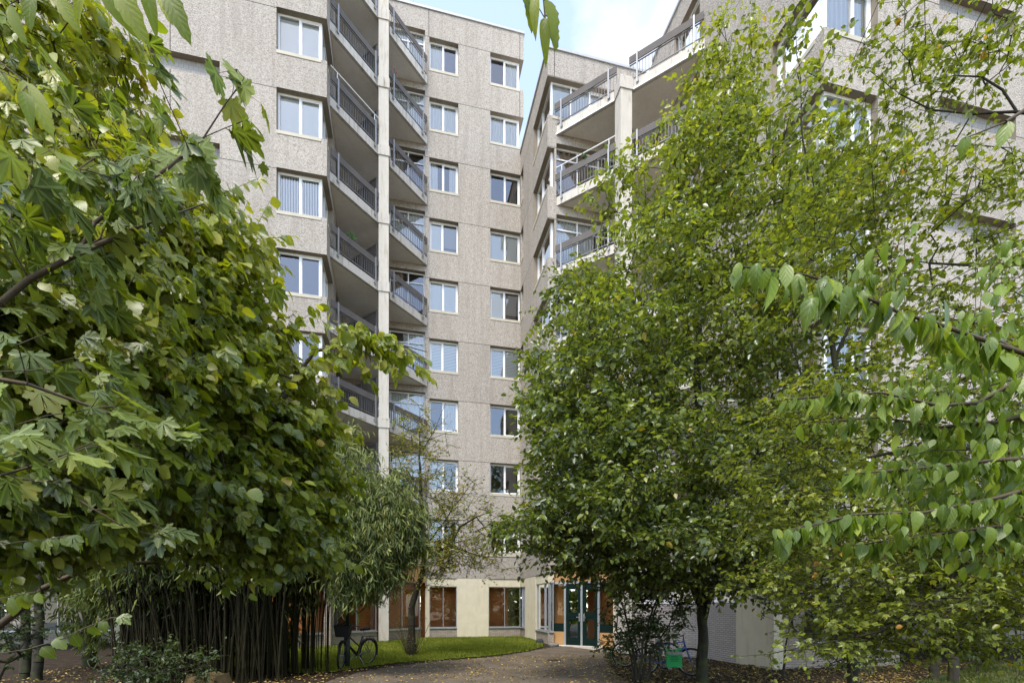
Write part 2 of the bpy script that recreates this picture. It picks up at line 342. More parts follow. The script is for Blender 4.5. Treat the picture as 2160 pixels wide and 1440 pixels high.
def curtain_mb(P, d, n, u0, u1, v, z0, z1, amp=0.03, per=0.13):
    mb = MB(); N = max(2, int((u1 - u0) / 0.035))
    pts = []
    for i in range(N + 1):
        u = u0 + (u1 - u0) * i / N; vv = v + amp * math.sin(u * 2 * math.pi / per + math.sin(u * 5) * 1.3)
        pts.append((P[0] + d[0] * u + n[0] * vv, P[1] + d[1] * u + n[1] * vv))
    for i in range(N):
        a, b = pts[i], pts[i + 1]
        mb.face([(a[0], a[1], z0), (b[0], b[1], z0), (b[0], b[1], z1), (a[0], a[1], z1)])
    return mb
def window(parent, P, d, n, u0, u1, z0, z1, inset=0.19, panes=(0.5,), transom=None, cur='sheer', fm='frame', fw=0.06, sill=True, name='window', label=None, sash=True, glass='glass'):
    mb = MB()
    a, b = inset, inset + 0.07
    mb.wbox(P, d, n, u0, u0 + fw, a, b, z0, z1); mb.wbox(P, d, n, u1 - fw, u1, a, b, z0, z1)
    mb.wbox(P, d, n, u0 + fw, u1 - fw, a, b, z1 - fw, z1); mb.wbox(P, d, n, u0 + fw, u1 - fw, a, b, z0, z0 + fw)
    xs = [u0 + fw] + [u0 + (u1 - u0) * p for p in panes] + [u1 - fw]
    for p in xs[1:-1]: mb.wbox(P, d, n, p - fw * 0.42, p + fw * 0.42, a - 0.004, b - 0.01, z0 + fw, z1 - fw)
    if transom:
        for i in range(len(xs) - 1): mb.wbox(P, d, n, xs[i] + (fw * .42 if i else 0), xs[i + 1] - (fw * .42 if i < len(xs) - 2 else 0), a + 0.004, b - 0.012, z0 + transom - 0.025, z0 + transom + 0.025)
    if sash:                                 # inner sash of one light
        i = 0 if cur in ('blind', 'half') else len(xs) - 2
        sx0, sx1 = xs[i] + (fw * .42 if i else 0), xs[i + 1] - (fw * .42 if i < len(xs) - 2 else 0); s2 = 0.035; zt = z1 - fw
        zb = z0 + fw
        mb.wbox(P, d, n, sx0, sx0 + s2, a + 0.012, b + 0.01, zb, zt); mb.wbox(P, d, n, sx1 - s2, sx1, a + 0.012, b + 0.01, zb, zt)
        mb.wbox(P, d, n, sx0 + s2, sx1 - s2, a + 0.012, b + 0.01, zt - s2, zt); mb.wbox(P, d, n, sx0 + s2, sx1 - s2, a + 0.012, b + 0.01, zb, zb + s2)
    fr = mb.build(name, M[fm], parent)
    if label: fr['label'] = label
    g = MB(); g.mi = 0; v = a + 0.04
    pt = lambda u, z: (P[0] + d[0] * u + n[0] * v, P[1] + d[1] * u + n[1] * v, z)
    for i in range(len(xs) - 1): g.face([pt(xs[i], z0 + fw), pt(xs[i + 1], z0 + fw), pt(xs[i + 1], z1 - fw), pt(xs[i], z1 - fw)])
    g.build('pane', M[glass], fr)
    if sill:
        s = MB(); s.wbox(P, d, n, u0 - 0.0, u1, -0.018, inset - 0.003, z0 - 0.12, z0 - 0.005); s.build('sill', M['sill'], fr)
    cv = a + 0.10; zl = z0 + 0.03; zh = z1 - 0.05; W = u1 - u0
    if cur == 'sheer': curtain_mb(P, d, n, u0 + .05, u1 - .05, cv, zl, zh).build('curtain', M['curtain'], fr)
    elif cur == 'sides':
        curtain_mb(P, d, n, u0 + .04, u0 + W * .3, cv, zl, zh).build('curtain', M['curtain'], fr)
        curtain_mb(P, d, n, u1 - W * .3, u1 - .04, cv, zl, zh).build('curtain', M['curtain'], fr)
    elif cur == 'left': curtain_mb(P, d, n, u0 + .04, u0 + W * .5, cv, zl, zh).build('curtain', M['curtain'], fr)
    elif cur == 'right': curtain_mb(P, d, n, u0 + W * .55, u1 - .04, cv, zl, zh).build('curtain', M['curtain'], fr)
    elif cur == 'brown': curtain_mb(P, d, n, u0 + .05, u0 + W * .7, cv, zl, zh, 0.04, 0.2).build('curtain', M['brown_cur'], fr)
    elif cur == 'blind':
        q = MB(); q.wbox(P, d, n, u0 + .05, u1 - .05, cv - .01, cv, zl, zh); q.build('blind', M['blind'], fr)
    elif cur == 'roller':
        q = MB(); q.wbox(P, d, n, u0 + .05, u1 - .05, cv - .01, cv, zl, zh); q.build('blind', M['curtain'], fr)
    elif cur == 'half':
        q = MB(); q.wbox(P, d, n, u0 + .04, u0 + W * .48, cv - .01, cv, zl, zh); q.build('blind', M['curtain'], fr)
        q = MB(); q.wbox(P, d, n, u0 + W * .52, u1 - .04, cv + .02, cv + .03, zl + .35, zh); q.build('shade', M['shade'], fr)
    elif cur == 'shade':
        q = MB(); q.wbox(P, d, n, u0 + .05, u1 - .05, cv - .01, cv, zl, zh); q.build('shade', M['shade'], fr)
    elif cur == 'slats':
        q = MB(); 
        for i in range(int(W / 0.09)): 
            uu = u0 + 0.06 + i * 0.09; q.wbox(P, d, n, uu, uu + 0.055, cv - .006, cv + .03, zl, zh)
        q.build('blind', M['curtain'], fr)
    return fr

HI, LO = 0.0, -1.45          # window head and sill relative to 2.8 n
rnd = random.Random(5)
# ================================================================ left building
NE = (-AA[0], -AA[1])
LB = empty('apartment_building', (-6, 20, 0), 'tall grey pebble-dash apartment block on the left, ten storeys under a flat roof', 'apartment building', 'concrete apartment blocks round the courtyard')
ROOF_L = 29.25; ROOF_R = 23.45
mb = MB()
W1P = at(c1, -14.0); W1L = 14.0
h1 = []; h1d = []
for n in range(2, 11):
    h1.append((W1L - along(at(c1, 0), (-AA[0], -AA[1]), 583), W1L, n * ST + LO, n * ST + HI + .05))
    h1d.append((0, 1.55, n * ST + LO, n * ST + HI + .05))
rec = []
for n in range(2, 10): rec.append((W1L - 6.05, W1L - 3.45, n * ST - 0.1 + 0.0, n * ST + 0.5))
wall(mb, W1P, AA, NA, W1L, 2.86, ROOF_L, h1 + rec, 0.24)
wall(mb, c1, DD, NE, 4.56, 2.86, ROOF_L, h1d + [(2.4, 4.0, n * ST + .9, n * ST + .9 + 2.2) for n in range(1, 10)], 0.24, trim=True)
# main centre wall F2 from k1 to a little past c2
F2len = 8.35; s0 = along(k1, AA, 902)
hF = []; sW0 = along(k1, AA, 905.5); sW1 = along(k1, AA, 967); sW2 = along(k1, AA, 1034)
for n in range(2, 11):
    hF.append((sW0, sW1, n * ST + LO, n * ST + HI)); hF.append((sW2, F2len if n >= 9 else 8.2, n * ST + LO, n * ST + HI))
gl = [(0.35, s0 - 0.12, n * ST + .86, n * ST + .86 + 2.2) for n in range(1, 10)]
wall(mb, k1, AA, NA, F2len, 2.86, ROOF_L, hF + gl, 0.22)
cF = at(k1, F2len)
wall(mb, cF, DD, NE, 8.0, 22.0, ROOF_L, [(0, 1.2, n * ST + LO, n * ST + HI) for n in (9, 10)], 0.22, trim=True)
foot = [W1P, c1, k1, cF, at(cF, 8, DD), at(at(W1P, 12, DD), 0), ]
mb.mi = 2
mb.face([(p[0], p[1], ROOF_L) for p in foot])
for pl in ([W1P, c1, at(c1, 12, DD), at(W1P, 12, DD)], [k1, cF, at(cF, 8, DD), at(c1, 12, DD)]): mb.face([(p[0], p[1], 2.87) for p in reversed(pl)])
for a, b in ((foot[3], foot[4]), (foot[4], foot[5]), (foot[5], foot[0])):
    z0 = 2.86 if a is not foot[3] else 2.86
    if a is foot[3]: mb.face([(a[0], a[1], 2.86), (b[0], b[1], 2.86), (b[0], b[1], 22.0), (a[0], a[1], 22.0)])
    else: mb.face([(a[0], a[1], 2.86), (b[0], b[1], 2.86), (b[0], b[1], ROOF_L), (a[0], a[1], ROOF_L)])
mb.build('wall', [M['agg'], M['smooth'], M['under']], LB)
def inset_poly(poly, t):
    out = []; n = len(poly); c = np.mean(np.array(poly), 0)
    area = sum(poly[i][0] * poly[(i + 1) % n][1] - poly[(i + 1) % n][0] * poly[i][1] for i in range(n))
    sgn = 1 if area > 0 else -1
    for i in range(n):
        a, b, c_ = map(np.array, (poly[i - 1], poly[i], poly[(i + 1) % n]))
        e1 = (b - a) / np.linalg.norm(b - a); e2 = (c_ - b) / np.linalg.norm(c_ - b)
        n1 = np.array((-e1[1], e1[0])) * sgn; n2 = np.array((-e2[1], e2[0])) * sgn
        out.append(tuple(b + (n1 + n2) * t / (1 + n1.dot(n2))))
    return out
def interior(parent, foot, nmax, mat='room', back=3.2):
    fi = inset_poly(foot, 0.3); core = inset_poly(foot, back)
    mb = MB()
    for n in range(1, nmax + 1):
        z = n * ST + 0.62
        mb.face([(p[0], p[1], z) for p in fi]); mb.face([(p[0], p[1], z + 0.2) for p in fi])
    for i in range(len(core)):
        a, b = core[i], core[(i + 1) % len(core)]
        mb.face([(a[0], a[1], 2.9), (b[0], b[1], 2.9), (b[0], b[1], nmax * ST + 1), (a[0], a[1], nmax * ST + 1)])
    mb.build('inner_floor', M[mat], parent)
interior(LB, foot, 9)
# roof coping
mb = MB()
mb.wbox(W1P, AA, NA, 0, W1L + 0.05, -0.05, 0.3, ROOF_L + 0.003, ROOF_L + 0.10); mb.wbox(c1, DD, NE, 0.31, 4.3, -0.05, 0.3, ROOF_L + 0.003, ROOF_L + 0.10)
mb.wbox(k1, AA, NA, -0.2, F2len + 0.05, -0.05, 0.3, ROOF_L + 0.006, ROOF_L + 0.11)
mb.build('coping', M['coping'], LB)
mb = MB(); q = at(k1, along(k1, AA, 868)); mb.tube([(q[0], q[1] + .3, ROOF_L), (q[0], q[1] + .3, ROOF_L + 0.75)], 0.02); mb.tube([(q[0], q[1] + .3, ROOF_L + .3), (q[0] + .1, q[1] + .3, ROOF_L + .5)], 0.03); mb.build('roof_pipe', M['galv'], LB)
# vertical panel joints
mb = MB()
sj = along(k1, AA, 905.0)
def joint(P, d, n_, s, z0, z1, par): q = MB(); q.wbox(P, d, n_, s - .012, s + .012, -0.003, .01, z0, z1); q.build('panel_joint', M['joint'], par)
s = along(k1, AA, 1096.5); joint(k1, AA, NA, s, 10 * ST + .02, ROOF_L, LB); joint(k1, AA, NA, s, 9 * ST + .02, 10 * ST + LO - .02, LB)
joint(k1, AA, NA, sW0 - .02, 10 * ST + .02, ROOF_L, LB)
s = W1L - 4.95
for n in range(3, 10): joint(W1P, AA, NA, s, n * ST + .52, (n + 1) * ST - .12, LB)
# tiles in the long high recesses
for n in range(3, 10):
    mb = MB(); mb.wbox(W1P, AA, NA, W1L - 6.05, W1L - 3.45, 0.2, 0.23, n * ST - .1, n * ST + .5); mb.build('tile_panel', M['tile'], LB)
# windows of W1
k = 0
cur1 = {10: 'none', 9: 'none', 8: 'none', 7: 'none', 6: 'slats', 5: 'none', 4: 'none', 3: 'none', 2: 'none'}
for n in range(3, 11):
    z0, z1 = n * ST + LO, n * ST + .05
    window(LB, W1P, AA, NA, h1[0][0], W1L - .19, z0, z1, panes=(0.5,), cur={6: 'slats', 5: 'none', 4: 'none', 3: 'sides'}.get(n, 'roller'), fw=0.075)
    window(LB, c1, DD, NE, .19 + .075, 1.55, z0, z1, panes=(0.5,), cur='none', fw=0.075)
for n in range(3, 10): window(LB, c1, DD, NE, 2.4, 4.0, n * ST + .9, n * ST + 3.1, panes=(0.5,), transom=1.75, cur='sides', sill=False, sash=False, name='balcony_door')
# windows of F2
curL = {10: 'left', 9: 'sheer', 8: 'sides', 7: 'half', 6: 'roller', 5: 'blind', 4: 'right', 3: 'left', 2: 'none'}
curR = {10: 'right', 9: 'sheer', 8: 'none', 7: 'roller', 6: 'half', 5: 'blind', 4: 'none', 3: 'none', 2: 'none'}
for n in range(2, 11):
    z0, z1 = n * ST + LO, n * ST + HI
    window(LB, k1, AA, NA, sW0, sW1, z0, z1, cur=curL[n], panes=(0.47,), fw=0.075)
    window(LB, k1, AA, NA, sW2, (F2len - .19) if n >= 9 else 8.2 if n < 9 else 8.2, z0, z1, cur=curR[n], panes=(0.49,), fw=0.075)
for n in (9, 10): window(LB, cF, DD, NE, .265, 1.2, n * ST + LO, n * ST + HI, cur='none', fw=0.075)
for n in range(1, 10):
    window(LB, k1, AA, NA, 0.35, s0 - 0.12, n * ST + .86, n * ST + 3.06, panes=(0.26, 0.52, 0.77), transom=1.72, cur=rnd.choice(['sheer', 'brown', 'right', 'sides']) if n != 9 else 'right', sill=False, sash=False, name='balcony_door')
# pale ledge under the first row
mb = MB(); mb.wbox(k1, AA, NA, s0 + .02, 8.18, -0.03, 0.02, 3.93, 4.12); mb.build('ledge', M['sill'], LB)

# ---------------------------------------------------------------- balconies
def flowerpot(parent, P, mats=('leafpot', 'pink'), r=0.16, seed=0, name='flower_box'):
    rg = random.Random(seed); mb = MB()
    for i in range(70):
        a = rg.uniform(0, 6.28); e = rg.uniform(-.4, 1.2); l = rg.uniform(.3, 1) * r
        c = Vector((P[0] + math.cos(a) * math.cos(e) * l, P[1] + math.sin(a) * math.cos(e) * l, P[2] + math.sin(e) * l * 1.3))
        u = Vector((rg.uniform(-1, 1), rg.uniform(-1, 1), rg.uniform(-1, 1))).normalized(); v = u.orthogonal().normalized(); sz = rg.uniform(.025, .05)
        mb.mi = 1 if rg.random() < .35 else 0
        mb.face([c, c + u * sz + v * sz * .5, c + u * sz * 2, c + u * sz - v * sz * .5])
    return mb.build(name, [M[mats[0]], M[mats[1]]], parent)
def balcony(parent, S, E, corner, n, z, extra_rail=False, strip=False, partition=True, mid_w=0.2, idx=0):
    d, Lb = unit(S, E); nn = np.array((-d[1], d[0]))
    if np.dot(nn, np.array(corner) - np.array(S)) < 0: nn = -nn
    poly = [S, E, (corner[0], corner[1])]
    mb = MB(); zb = z - 0.33
    # front fascia and slab
    a2 = at(S, -0.02, d); pf = [S, E, tuple(corner)]
    mb.mi = 0
    mb.wbox(S, d, nn, 0.0, Lb, 0.0, 0.12, zb, z)
    mb.mi = 1
    S2 = at(S, 0.121, nn); E2 = at(E, 0.121, nn)
    mb.prism([S2, E2, corner], zb + 0.04, z - 0.02)
    sl = mb.build('balcony', [M['slab'], M['under']], parent)
    # railing: halves either side of the pillar
    bal = MB(); brd = MB(); railtop = MB()
    for hi_, (u0, u1) in enumerate(((0.03, Lb / 2 - mid_w), (Lb / 2 + mid_w, Lb - 0.03))):
        brd.wbox(S, d, nn, u0, u1, -0.045, -0.012, z + 0.63, z + 0.88)
        bal.wbox(S, d, nn, u0, u1, 0.0, 0.03, z + 0.59, z + 0.62); bal.wbox(S, d, nn, u0, u1, 0.0, 0.03, z + 0.08, z + 0.11)
        N = int((u1 - u0) / 0.115)
        for i in range(N + 1):
            u = u0 + 0.02 + (u1 - u0 - 0.04) * i / N; bal.wbox(S, d, nn, u - .008, u + .008, 0.006, 0.022, z + 0.111, z + 0.589)
        for u in (u0 + 0.30, u1 - 0.30):
            ps = MB(); ps.wbox(S, d, nn, u - .028, u + .028, -0.085, -0.047, z - 0.2, z + 0.90)
            for zz in (z - .12,): ps.wbox(S, d, nn, u - .045, u + .045, -0.045, -0.002, zz - .03, zz + .03)
            ps.build('post', M['galv'], sl)
        if extra_rail and hi_ == 0:
            railtop.tube([(*at(S, u0, d), z + 1.16), (*at(S, u1, d), z + 1.16)], 0.022)
            for u in (u0 + .3, u1 - .3): railtop.tube([(*at(S, u, d), z + .88), (*at(S, u, d), z + 1.15)], 0.015)
    bal.build('balusters', M['baluster'], sl); brd.build('railing_board', M['board'], sl)
    if extra_rail: railtop.build('handrail', M['frame'], sl)
    if strip:
        s = MB(); s.wbox(S, d, nn, 0.02, Lb - .02, -0.03, -0.002, zb - .02, zb + .05); s.build('drip_edge', M['frame'], sl)
    if partition:
        pm = at(S, Lb / 2, d); pd, pl = unit(pm, corner); q = MB(); pn = np.array((-pd[1], pd[0]))
        q.wbox(pm, pd, pn, 0.45, pl - 0.05, -.02, .02, z + 0.15, z + 1.9); q.build('partition_panel', M['board'], sl)
        q = MB()
        for u in (0.43, 1.4, pl - .1): q.wbox(pm, pd, pn, u - .02, u + .02, -.035, .035, z, z + 1.98)
        q.wbox(pm, pd, pn, 0.4, pl - .05, -.036, .036, z + 1.93, z + 1.98); q.build('partition_frame', M['galv'], sl)
    return sl, d, nn, Lb
SL = at(c1, 0.72, DD); EL = (-3.93, 22.50)
SRr = (1.675, 19.24); ER = at(c4, 4.72, DD)
for n in range(1, 10):
    sl, d, nn, Lb = balcony(LB, SL, EL, at(k1, 0.0), n, n * ST + 0.85, extra_rail=(n == 7), idx=n)
    if n == 8: flowerpot(sl, (*at(SL, Lb / 2 + .55, d), n * ST + .85 + .95), r=.2, seed=3)
    if n == 5: flowerpot(sl, (*at(SL, 1.0, d), n * ST + .85 + 1.0), ('leafpot', 'leafpot'), r=.16, seed=4, name='pot_plant')
    if n == 2: flowerpot(sl, (*at(SL, Lb / 2 + 1.3, d), n * ST + .85 + .9), ('leafpot', 'pink'), r=.2, seed=6)
def pillar(parent, S, E, z1, levels, wd=0.20):
    d, Lb = unit(S, E); c = at(S, Lb / 2, d)
    mb = MB()
    mb.wbox(c, AA, NA, -wd, wd, -wd - .05, wd, ground_z(*c) - .1, z1); o = mb.build('pillar', M['pillar'], parent, bevel=0.012)
    for z in levels:
        q = MB(); q.wbox(c, AA, NA, -wd - .035, wd + .035, -wd - .085, wd, z - 0.36, z + 0.04); q.build('pillar_cap', M['slab'], o, bevel=0.02)
pillar(LB, SL, EL, 9 * ST + 1.6, [n * ST + .85 for n in range(1, 10)])

# ================================================================ right building
RB = empty('apartment_building', (5, 17, 0), 'lower grey pebble-dash apartment block on the right, half hidden behind the big tree', 'apartment building', 'concrete apartment blocks round the courtyard')
mb = MB()
DL = 4.563
hd = []
for n in range(2, 9):
    hd.append((0, 2.17, n * ST + LO - .1, n * ST - .02)); hd.append((3.99, DL, n * ST + LO, n * ST))
wall(mb, c3, DD, AA, DL, 2.86, ROOF_R, hd, 0.22)
s3 = 4.25; aW = 0.28
ha = [(0, aW, n * ST + LO - .1, n * ST - .02) for n in range(2, 8)] + [(0, 2.6, 8 * ST + LO - .1, 8 * ST - .02)]
gR = [(aW + .08, 3.7, n * ST + .86, n * ST + 3.0) for n in range(1, 7)]
wall(mb, c3, AA, NA, s3, 2.86, ROOF_R, ha + gR, 0.22, trim=True)
hw = []
for n in range(2, 9):
    hw.append((0, 1.71, n * ST + LO, n * ST + .05))
for n in range(1, 9): hw.append((5.0, 6.6, n * ST + .86, min(n * ST + 3.0, ROOF_R - .3)) if n < 8 else (5.0, 5.6, 22.5, 23))
wall(mb, c4, DD, AA, 8.64, 2.86, ROOF_R, hw[:-1], 0.24)
W4L = 20.0
h4 = [(0, along(c4, AA, 1852), n * ST + LO, n * ST + .05) for n in range(2, 9)]
rec4 = [(3.5, 6.1, n * ST - .1, n * ST + .5) for n in range(2, 9)]
wall(mb, c4, AA, NA, W4L, 2.86, ROOF_R, h4 + rec4, 0.24, trim=True)
e4 = at(c4, W4L); footR = [c3, k2, c4, e4, at(e4, 14, DD), at(at(c2, 4, DD), 0.5), at(c2, 0.3)]
mb.mi = 2
mb.face([(p[0], p[1], ROOF_R) for p in [at(c2, 0.0)] + footR[:5] + [at(c2, 4, DD)]])
for pl in ([c4, e4, at(e4, 14, DD), at(c4, 14, DD)], [c2, c3, k2, at(c4, 14, DD), at(c2, 4, DD)]): mb.face([(p[0], p[1], 2.87) for p in reversed(pl)])
for i in (3, 4): 
    a, b = footR[i], footR[i + 1]; mb.face([(a[0], a[1], 2.86), (b[0], b[1], 2.86), (b[0], b[1], ROOF_R), (a[0], a[1], ROOF_R)])
mb.build('wall', [M['agg'], M['smooth'], M['under']], RB)
interior(RB, [c2, c3, k2, c4, e4, at(e4, 14, DD), at(c2, 4, DD)], 7, back=1.9)
mb = MB()
mb.wbox(c3, AA, NA, -0.05, s3, -.05, .3, ROOF_R + .003, ROOF_R + .1); mb.wbox(c3, DD, AA, .31, DL, -.05, .3, ROOF_R + .003, ROOF_R + .1)
mb.wbox(c4, DD, AA, .31, 8.2, -.05, .3, ROOF_R + .006, ROOF_R + .104); mb.wbox(c4, AA, NA, -.05, W4L, -.05, .3, ROOF_R + .003, ROOF_R + .1)
mb.build('coping', M['coping'], RB)
joint(c3, AA, NA, aW, 8 * ST, ROOF_R, RB)
for n in range(3, 9): joint(c4, AA, NA, 2.4, (n - 1) * ST + .05, n * ST - .05, RB)
for n in range(1, 8): joint(c4, AA, NA, 4.7, n * ST + .52, (n + 1) * ST - .12, RB)
for n in range(2, 9):
    mb = MB(); mb.wbox(c4, AA, NA, 3.5, 6.1, 0.2, 0.23, n * ST - .1, n * ST + .5); mb.build('tile_panel', M['tile'], RB)
for n in range(2, 9):
    window(RB, c3, DD, AA, .19 + .07, 2.17, n * ST + LO - .1, n * ST - .02, panes=(0.6,), cur='none' if n % 2 else 'left', fw=.07)
    window(RB, c3, DD, AA, 3.99, DL - .02, n * ST + LO, n * ST, panes=(), cur='none', fw=.05, sash=False)
    if n < 8: 
        q = MB(); q.wbox(c3, AA, NA, .19, aW + .0, .19, .26, n * ST + LO - .1, n * ST - .02); q.build('corner_frame', M['frame'], RB)
    window(RB, c4, DD, AA, .19 + .075, 1.71, n * ST + LO, n * ST + .05, panes=(0.5,), cur={3: 'brown', 6: 'none'}.get(n, 'none'), fw=.075)
    window(RB, c4, AA, NA, .19, along(c4, AA, 1852), n * ST + LO, n * ST + .05, panes=(0.6,), cur='sheer' if n in (3, 6) else 'roller', fw=.075)
window(RB, c3, AA, NA, .19, 2.6, 8 * ST + LO - .1, 8 * ST - .02, panes=(.35, .68), cur='roller', fw=.07)
for n in range(1, 7): window(RB, c3, AA, NA, aW + .08, 3.7, n * ST + .86, n * ST + 3.0, panes=(.28, .55, .8), transom=1.7, cur=['brown', 'sides', 'left', 'brown', 'sheer', 'left', 'brown'][n], sill=False, sash=False, name='balcony_door')
for n in range(1, 8): window(RB, c4, DD, AA, 5.0, 6.6, n * ST + .86, min(n * ST + 3.0, ROOF_R - .3), panes=(.5,), cur='sheer', sill=False, sash=False, name='balcony_door')
for n in range(1, 8):
    sl, d, nn, Lb = balcony(RB, SRr, ER, at(k2, 0.0), n, n * ST + 0.87, extra_rail=(n == 6), strip=(n == 7), partition=n < 7, mid_w=.24)
    if n == 6:
        flowerpot(sl, (*at(SRr, 1.3, d), n * ST + .87 + .95), ('leafpot', 'leafpot'), r=.15, seed=8, name='pot_plant')
pillar(RB, SRr, ER, 7 * ST + 1.0, [n * ST + .87 for n in range(1, 8)], 0.22)
# awning screen on the sixth balcony, seen as a pale slanted cloth
# ---------------------------------------------------------------- ground floor, left building
def gwall(parent, P, d, n, Lw, items, g, zt=2.86, brick='gbrick', vin=0.06):
    """items: (kind,u0,u1) ; kinds: glass, cream"""
    for it in items:
        kind, u0, u1 = it[:3]
        if kind == 'cream':
            mb = MB(); mb.wbox(P, d, n, u0, u1, vin - .05, vin + .22, g - .2, zt - .003); mb.build('rendered_pier', M['cream'], parent)
        elif kind == 'brick':
            mb = MB(); mb.mi = 0; mb.wbox(P, d, n, u0, u1, vin - .03, vin + .2, g - .2, zt - .003); mb.build('brick_wall', M[it[3] if len(it) > 3 else brick], parent)
        else:
            mb = MB(); mb.wbox(P, d, n, u0, u1, vin - .02, vin + .2, g - .2, .50); mb.build('brick_base', M[brick], parent)
            mb = MB(); mb.wbox(P, d, n, u0, u1, vin - .07, vin + .12, .503, .545); mb.build('window_sill', M['alu'], parent)
            top = it[3] if len(it) > 3 else 2.48
            window(parent, P, d, n, u0, u1, .548, top, inset=vin + .02, panes=it[4] if len(it) > 4 else (.5,), cur='none', fm='alu', fw=.035, sill=False, sash=False, glass='shopglass')
            if zt - top > .03:
                mb = MB(); mb.wbox(P, d, n, u0, u1, vin - .02, vin + .2, top + .002, zt - .006); mb.build('lintel', M['cream'], parent)
Pk = F2L; kk = lambda px: along(Pk, AA, px)
gwall(LB, Pk, AA, NA, 5, [('cream', kk(897), kk(906)), ('glass', kk(906), kk(964)), ('cream', kk(964), kk(1031)), ('glass', kk(1031), kk(1098.5))], 0.07)
# lobby glazing under the balconies (direction of the balcony edge)
dB, LBn = unit(SL, EL); nB = np.array((-dB[1], dB[0]))
BL0 = at(SL, -1.3, dB); LBl = LBn + 1.3
kb = lambda px: along(BL0, dB, px)
mid = kb(808)
gwall(LB, BL0, dB, nB, LBl, [('glass', 0.0, kb(797), 2.62, (.42, .72)), ('glass', kb(817), kb(889), 2.62, (.45,))], 0.05, zt=3.30)
mb = MB(); mb.wbox(BL0, dB, nB, 0, LBl - .1, .0, .3, 2.64, 3.36); mb.build('fascia', M['tan'], LB)  # warm glow of the lit lobby underside is put into the tan colour
# interior walls of the lobby
mb = MB()
def iw(mb, a, b, z0=0.0, z1=2.84):
    e = math.dist(a, b); mb.face([(a[0], a[1], z0), (b[0], b[1], z0), (b[0], b[1], z1), (a[0], a[1], z1)], [(0, z0), (e, z0), (e, z1), (0, z1)])
pB = lambda u, v: (BL0[0] + dB[0] * u + nB[0] * v, BL0[1] + dB[1] * u + nB[1] * v)
iw(mb, pB(3.0, .62), pB(LBl + .1, .62)); iw(mb, pB(3.0, .62), pB(3.0, 2.5))
pA = lambda u, v: (Pk[0] + AA[0] * u + NA[0] * v, Pk[1] + AA[1] * u + NA[1] * v)
iw(mb, pA(-.3, .7), pA(1.5, .7)); iw(mb, pA(2.4, .75), pA(3.75, .75)); 
mb.build('inner_brick_wall', M['obrick'], LB)
mb = MB(); iw(mb, pB(-1, .6), pB(1.75, .6)); iw(mb, pB(1.75, .6), pB(1.75, 1.6)); iw(mb, pA(3.76, .74), pA(4.02, .9)); iw(mb, pB(LBl - .28, .3), pB(LBl - .1, .6)); mb.build('inner_wall', M['orange'], LB)
mb = MB(); iw(mb, pB(.6, .56), pB(1.25, .56), 0, 2.5); iw(mb, pB(-.2, .55), pB(.15, .55), .5, .62); mb.build('cupboard_door', M['peach'], LB)
mb = MB(); iw(mb, pB(2.2, 2.8), pB(3.2, 2.8), 0, 2.4); mb.build('inner_door', M['tan'], LB)
# recessed wall under the left wing
RW = at(at(c1, -14), 4.6, DD)
gwall(LB, RW, AA, NA, 12, [('brick', 10.4, 14.1), ('cream', 9.6, 10.38), ('glass', 5.6, 9.6), ('cream', 5.0, 5.6), ('glass', 1.2, 5.0), ('brick', 0, 1.2)], 0, zt=2.86)
gwall(LB, at(RW, 14.1), -DD, -AA, 5, [('brick', 0, 4.2)], 0)
mb = MB(); iw(mb, at(RW, 0), at(RW, 14)); 
for i in range(1): mb.v = [(x + NA[0] * 2.5, y + NA[1] * 2.5, z) for x, y, z in mb.v]
mb.build('inner_wall', M['room'], LB)
# ground floor, right building
kd = lambda px: along(c3, DD, px)
gwall(RB, c3, DD, AA, DL, [('glass', kd(1107), DL + .06, 2.48, (.5,)), ('cream', kd(1129), kd(1107)), ('glass', .08, kd(1129), 2.48, (.35,))], .05)
gwall(RB, c3, AA, NA, .3, [('glass', .07, .27, 2.48, ())], .05)
dC, LC = unit(SRr, ER); nC = np.array((-dC[1], dC[0]))
kc = lambda px: along(SRr, dC, px)
g0 = 0.0
def door_leaf(parent, P, d, n, u0, u1, z0, z1, hinge):
    mb = MB(); s = .13; v0, v1 = .05, .10
    mb.wbox(P, d, n, u0, u0 + s, v0, v1, z0, z1); mb.wbox(P, d, n, u1 - s, u1, v0, v1, z0, z1)
    for a, b in ((z0, z0 + .3), (z0 + 1.0, z0 + 1.28), (z1 - .22, z1)): mb.wbox(P, d, n, u0 + s, u1 - s, v0, v1, a, b)
    mb.wbox(P, d, n, u0 + s, u1 - s, v0 - .012, v0 - .001, z0 + 1.12, z0 + 1.14); mb.wbox(P, d, n, u0 + s, u1 - s, v0 - .012, v0 - .001, z0 + .12, z0 + .14)
    o = mb.build('door', M['green'], parent)
    g = MB(); pt = lambda u, z: (P[0] + d[0] * u + n[0] * .075, P[1] + d[1] * u + n[1] * .075, z)
    for a, b in ((z0 + .3, z0 + 1.0), (z0 + 1.28, z1 - .22)): g.face([pt(u0 + s, a), pt(u1 - s, a), pt(u1 - s, b), pt(u0 + s, b)])
    g.build('pane', M['shopglass'], o)
    hb = MB(); u = u0 + .05 if hinge > 0 else u1 - .05
    hb.wbox(P, d, n, u - .03, u + .03, v0 - .02, v0, z0 + .95, z0 + 1.25); hb.wbox(P, d, n, u - .012, u + .012, v0 - .07, v0 - .02, z0 + 1.08, z0 + 1.12); hb.wbox(P, d, n, min(u, u + .1 * hinge), max(u, u + .1 * hinge), v0 - .08, v0 - .06, z0 + 1.085, z0 + 1.115)
    hb.build('handle', M['chrome'], o); return o
uA, uB, uCc, uD, uE = kc(1164), kc(1191), kc(1226), kc(1262), kc(1294)
zt = 2.42
fr = MB()
for u in (uA, uB, uCc, uD): fr.wbox(SRr, dC, nC, u - .04, u + .04, .02, .12, g0 - .02, zt + .08)
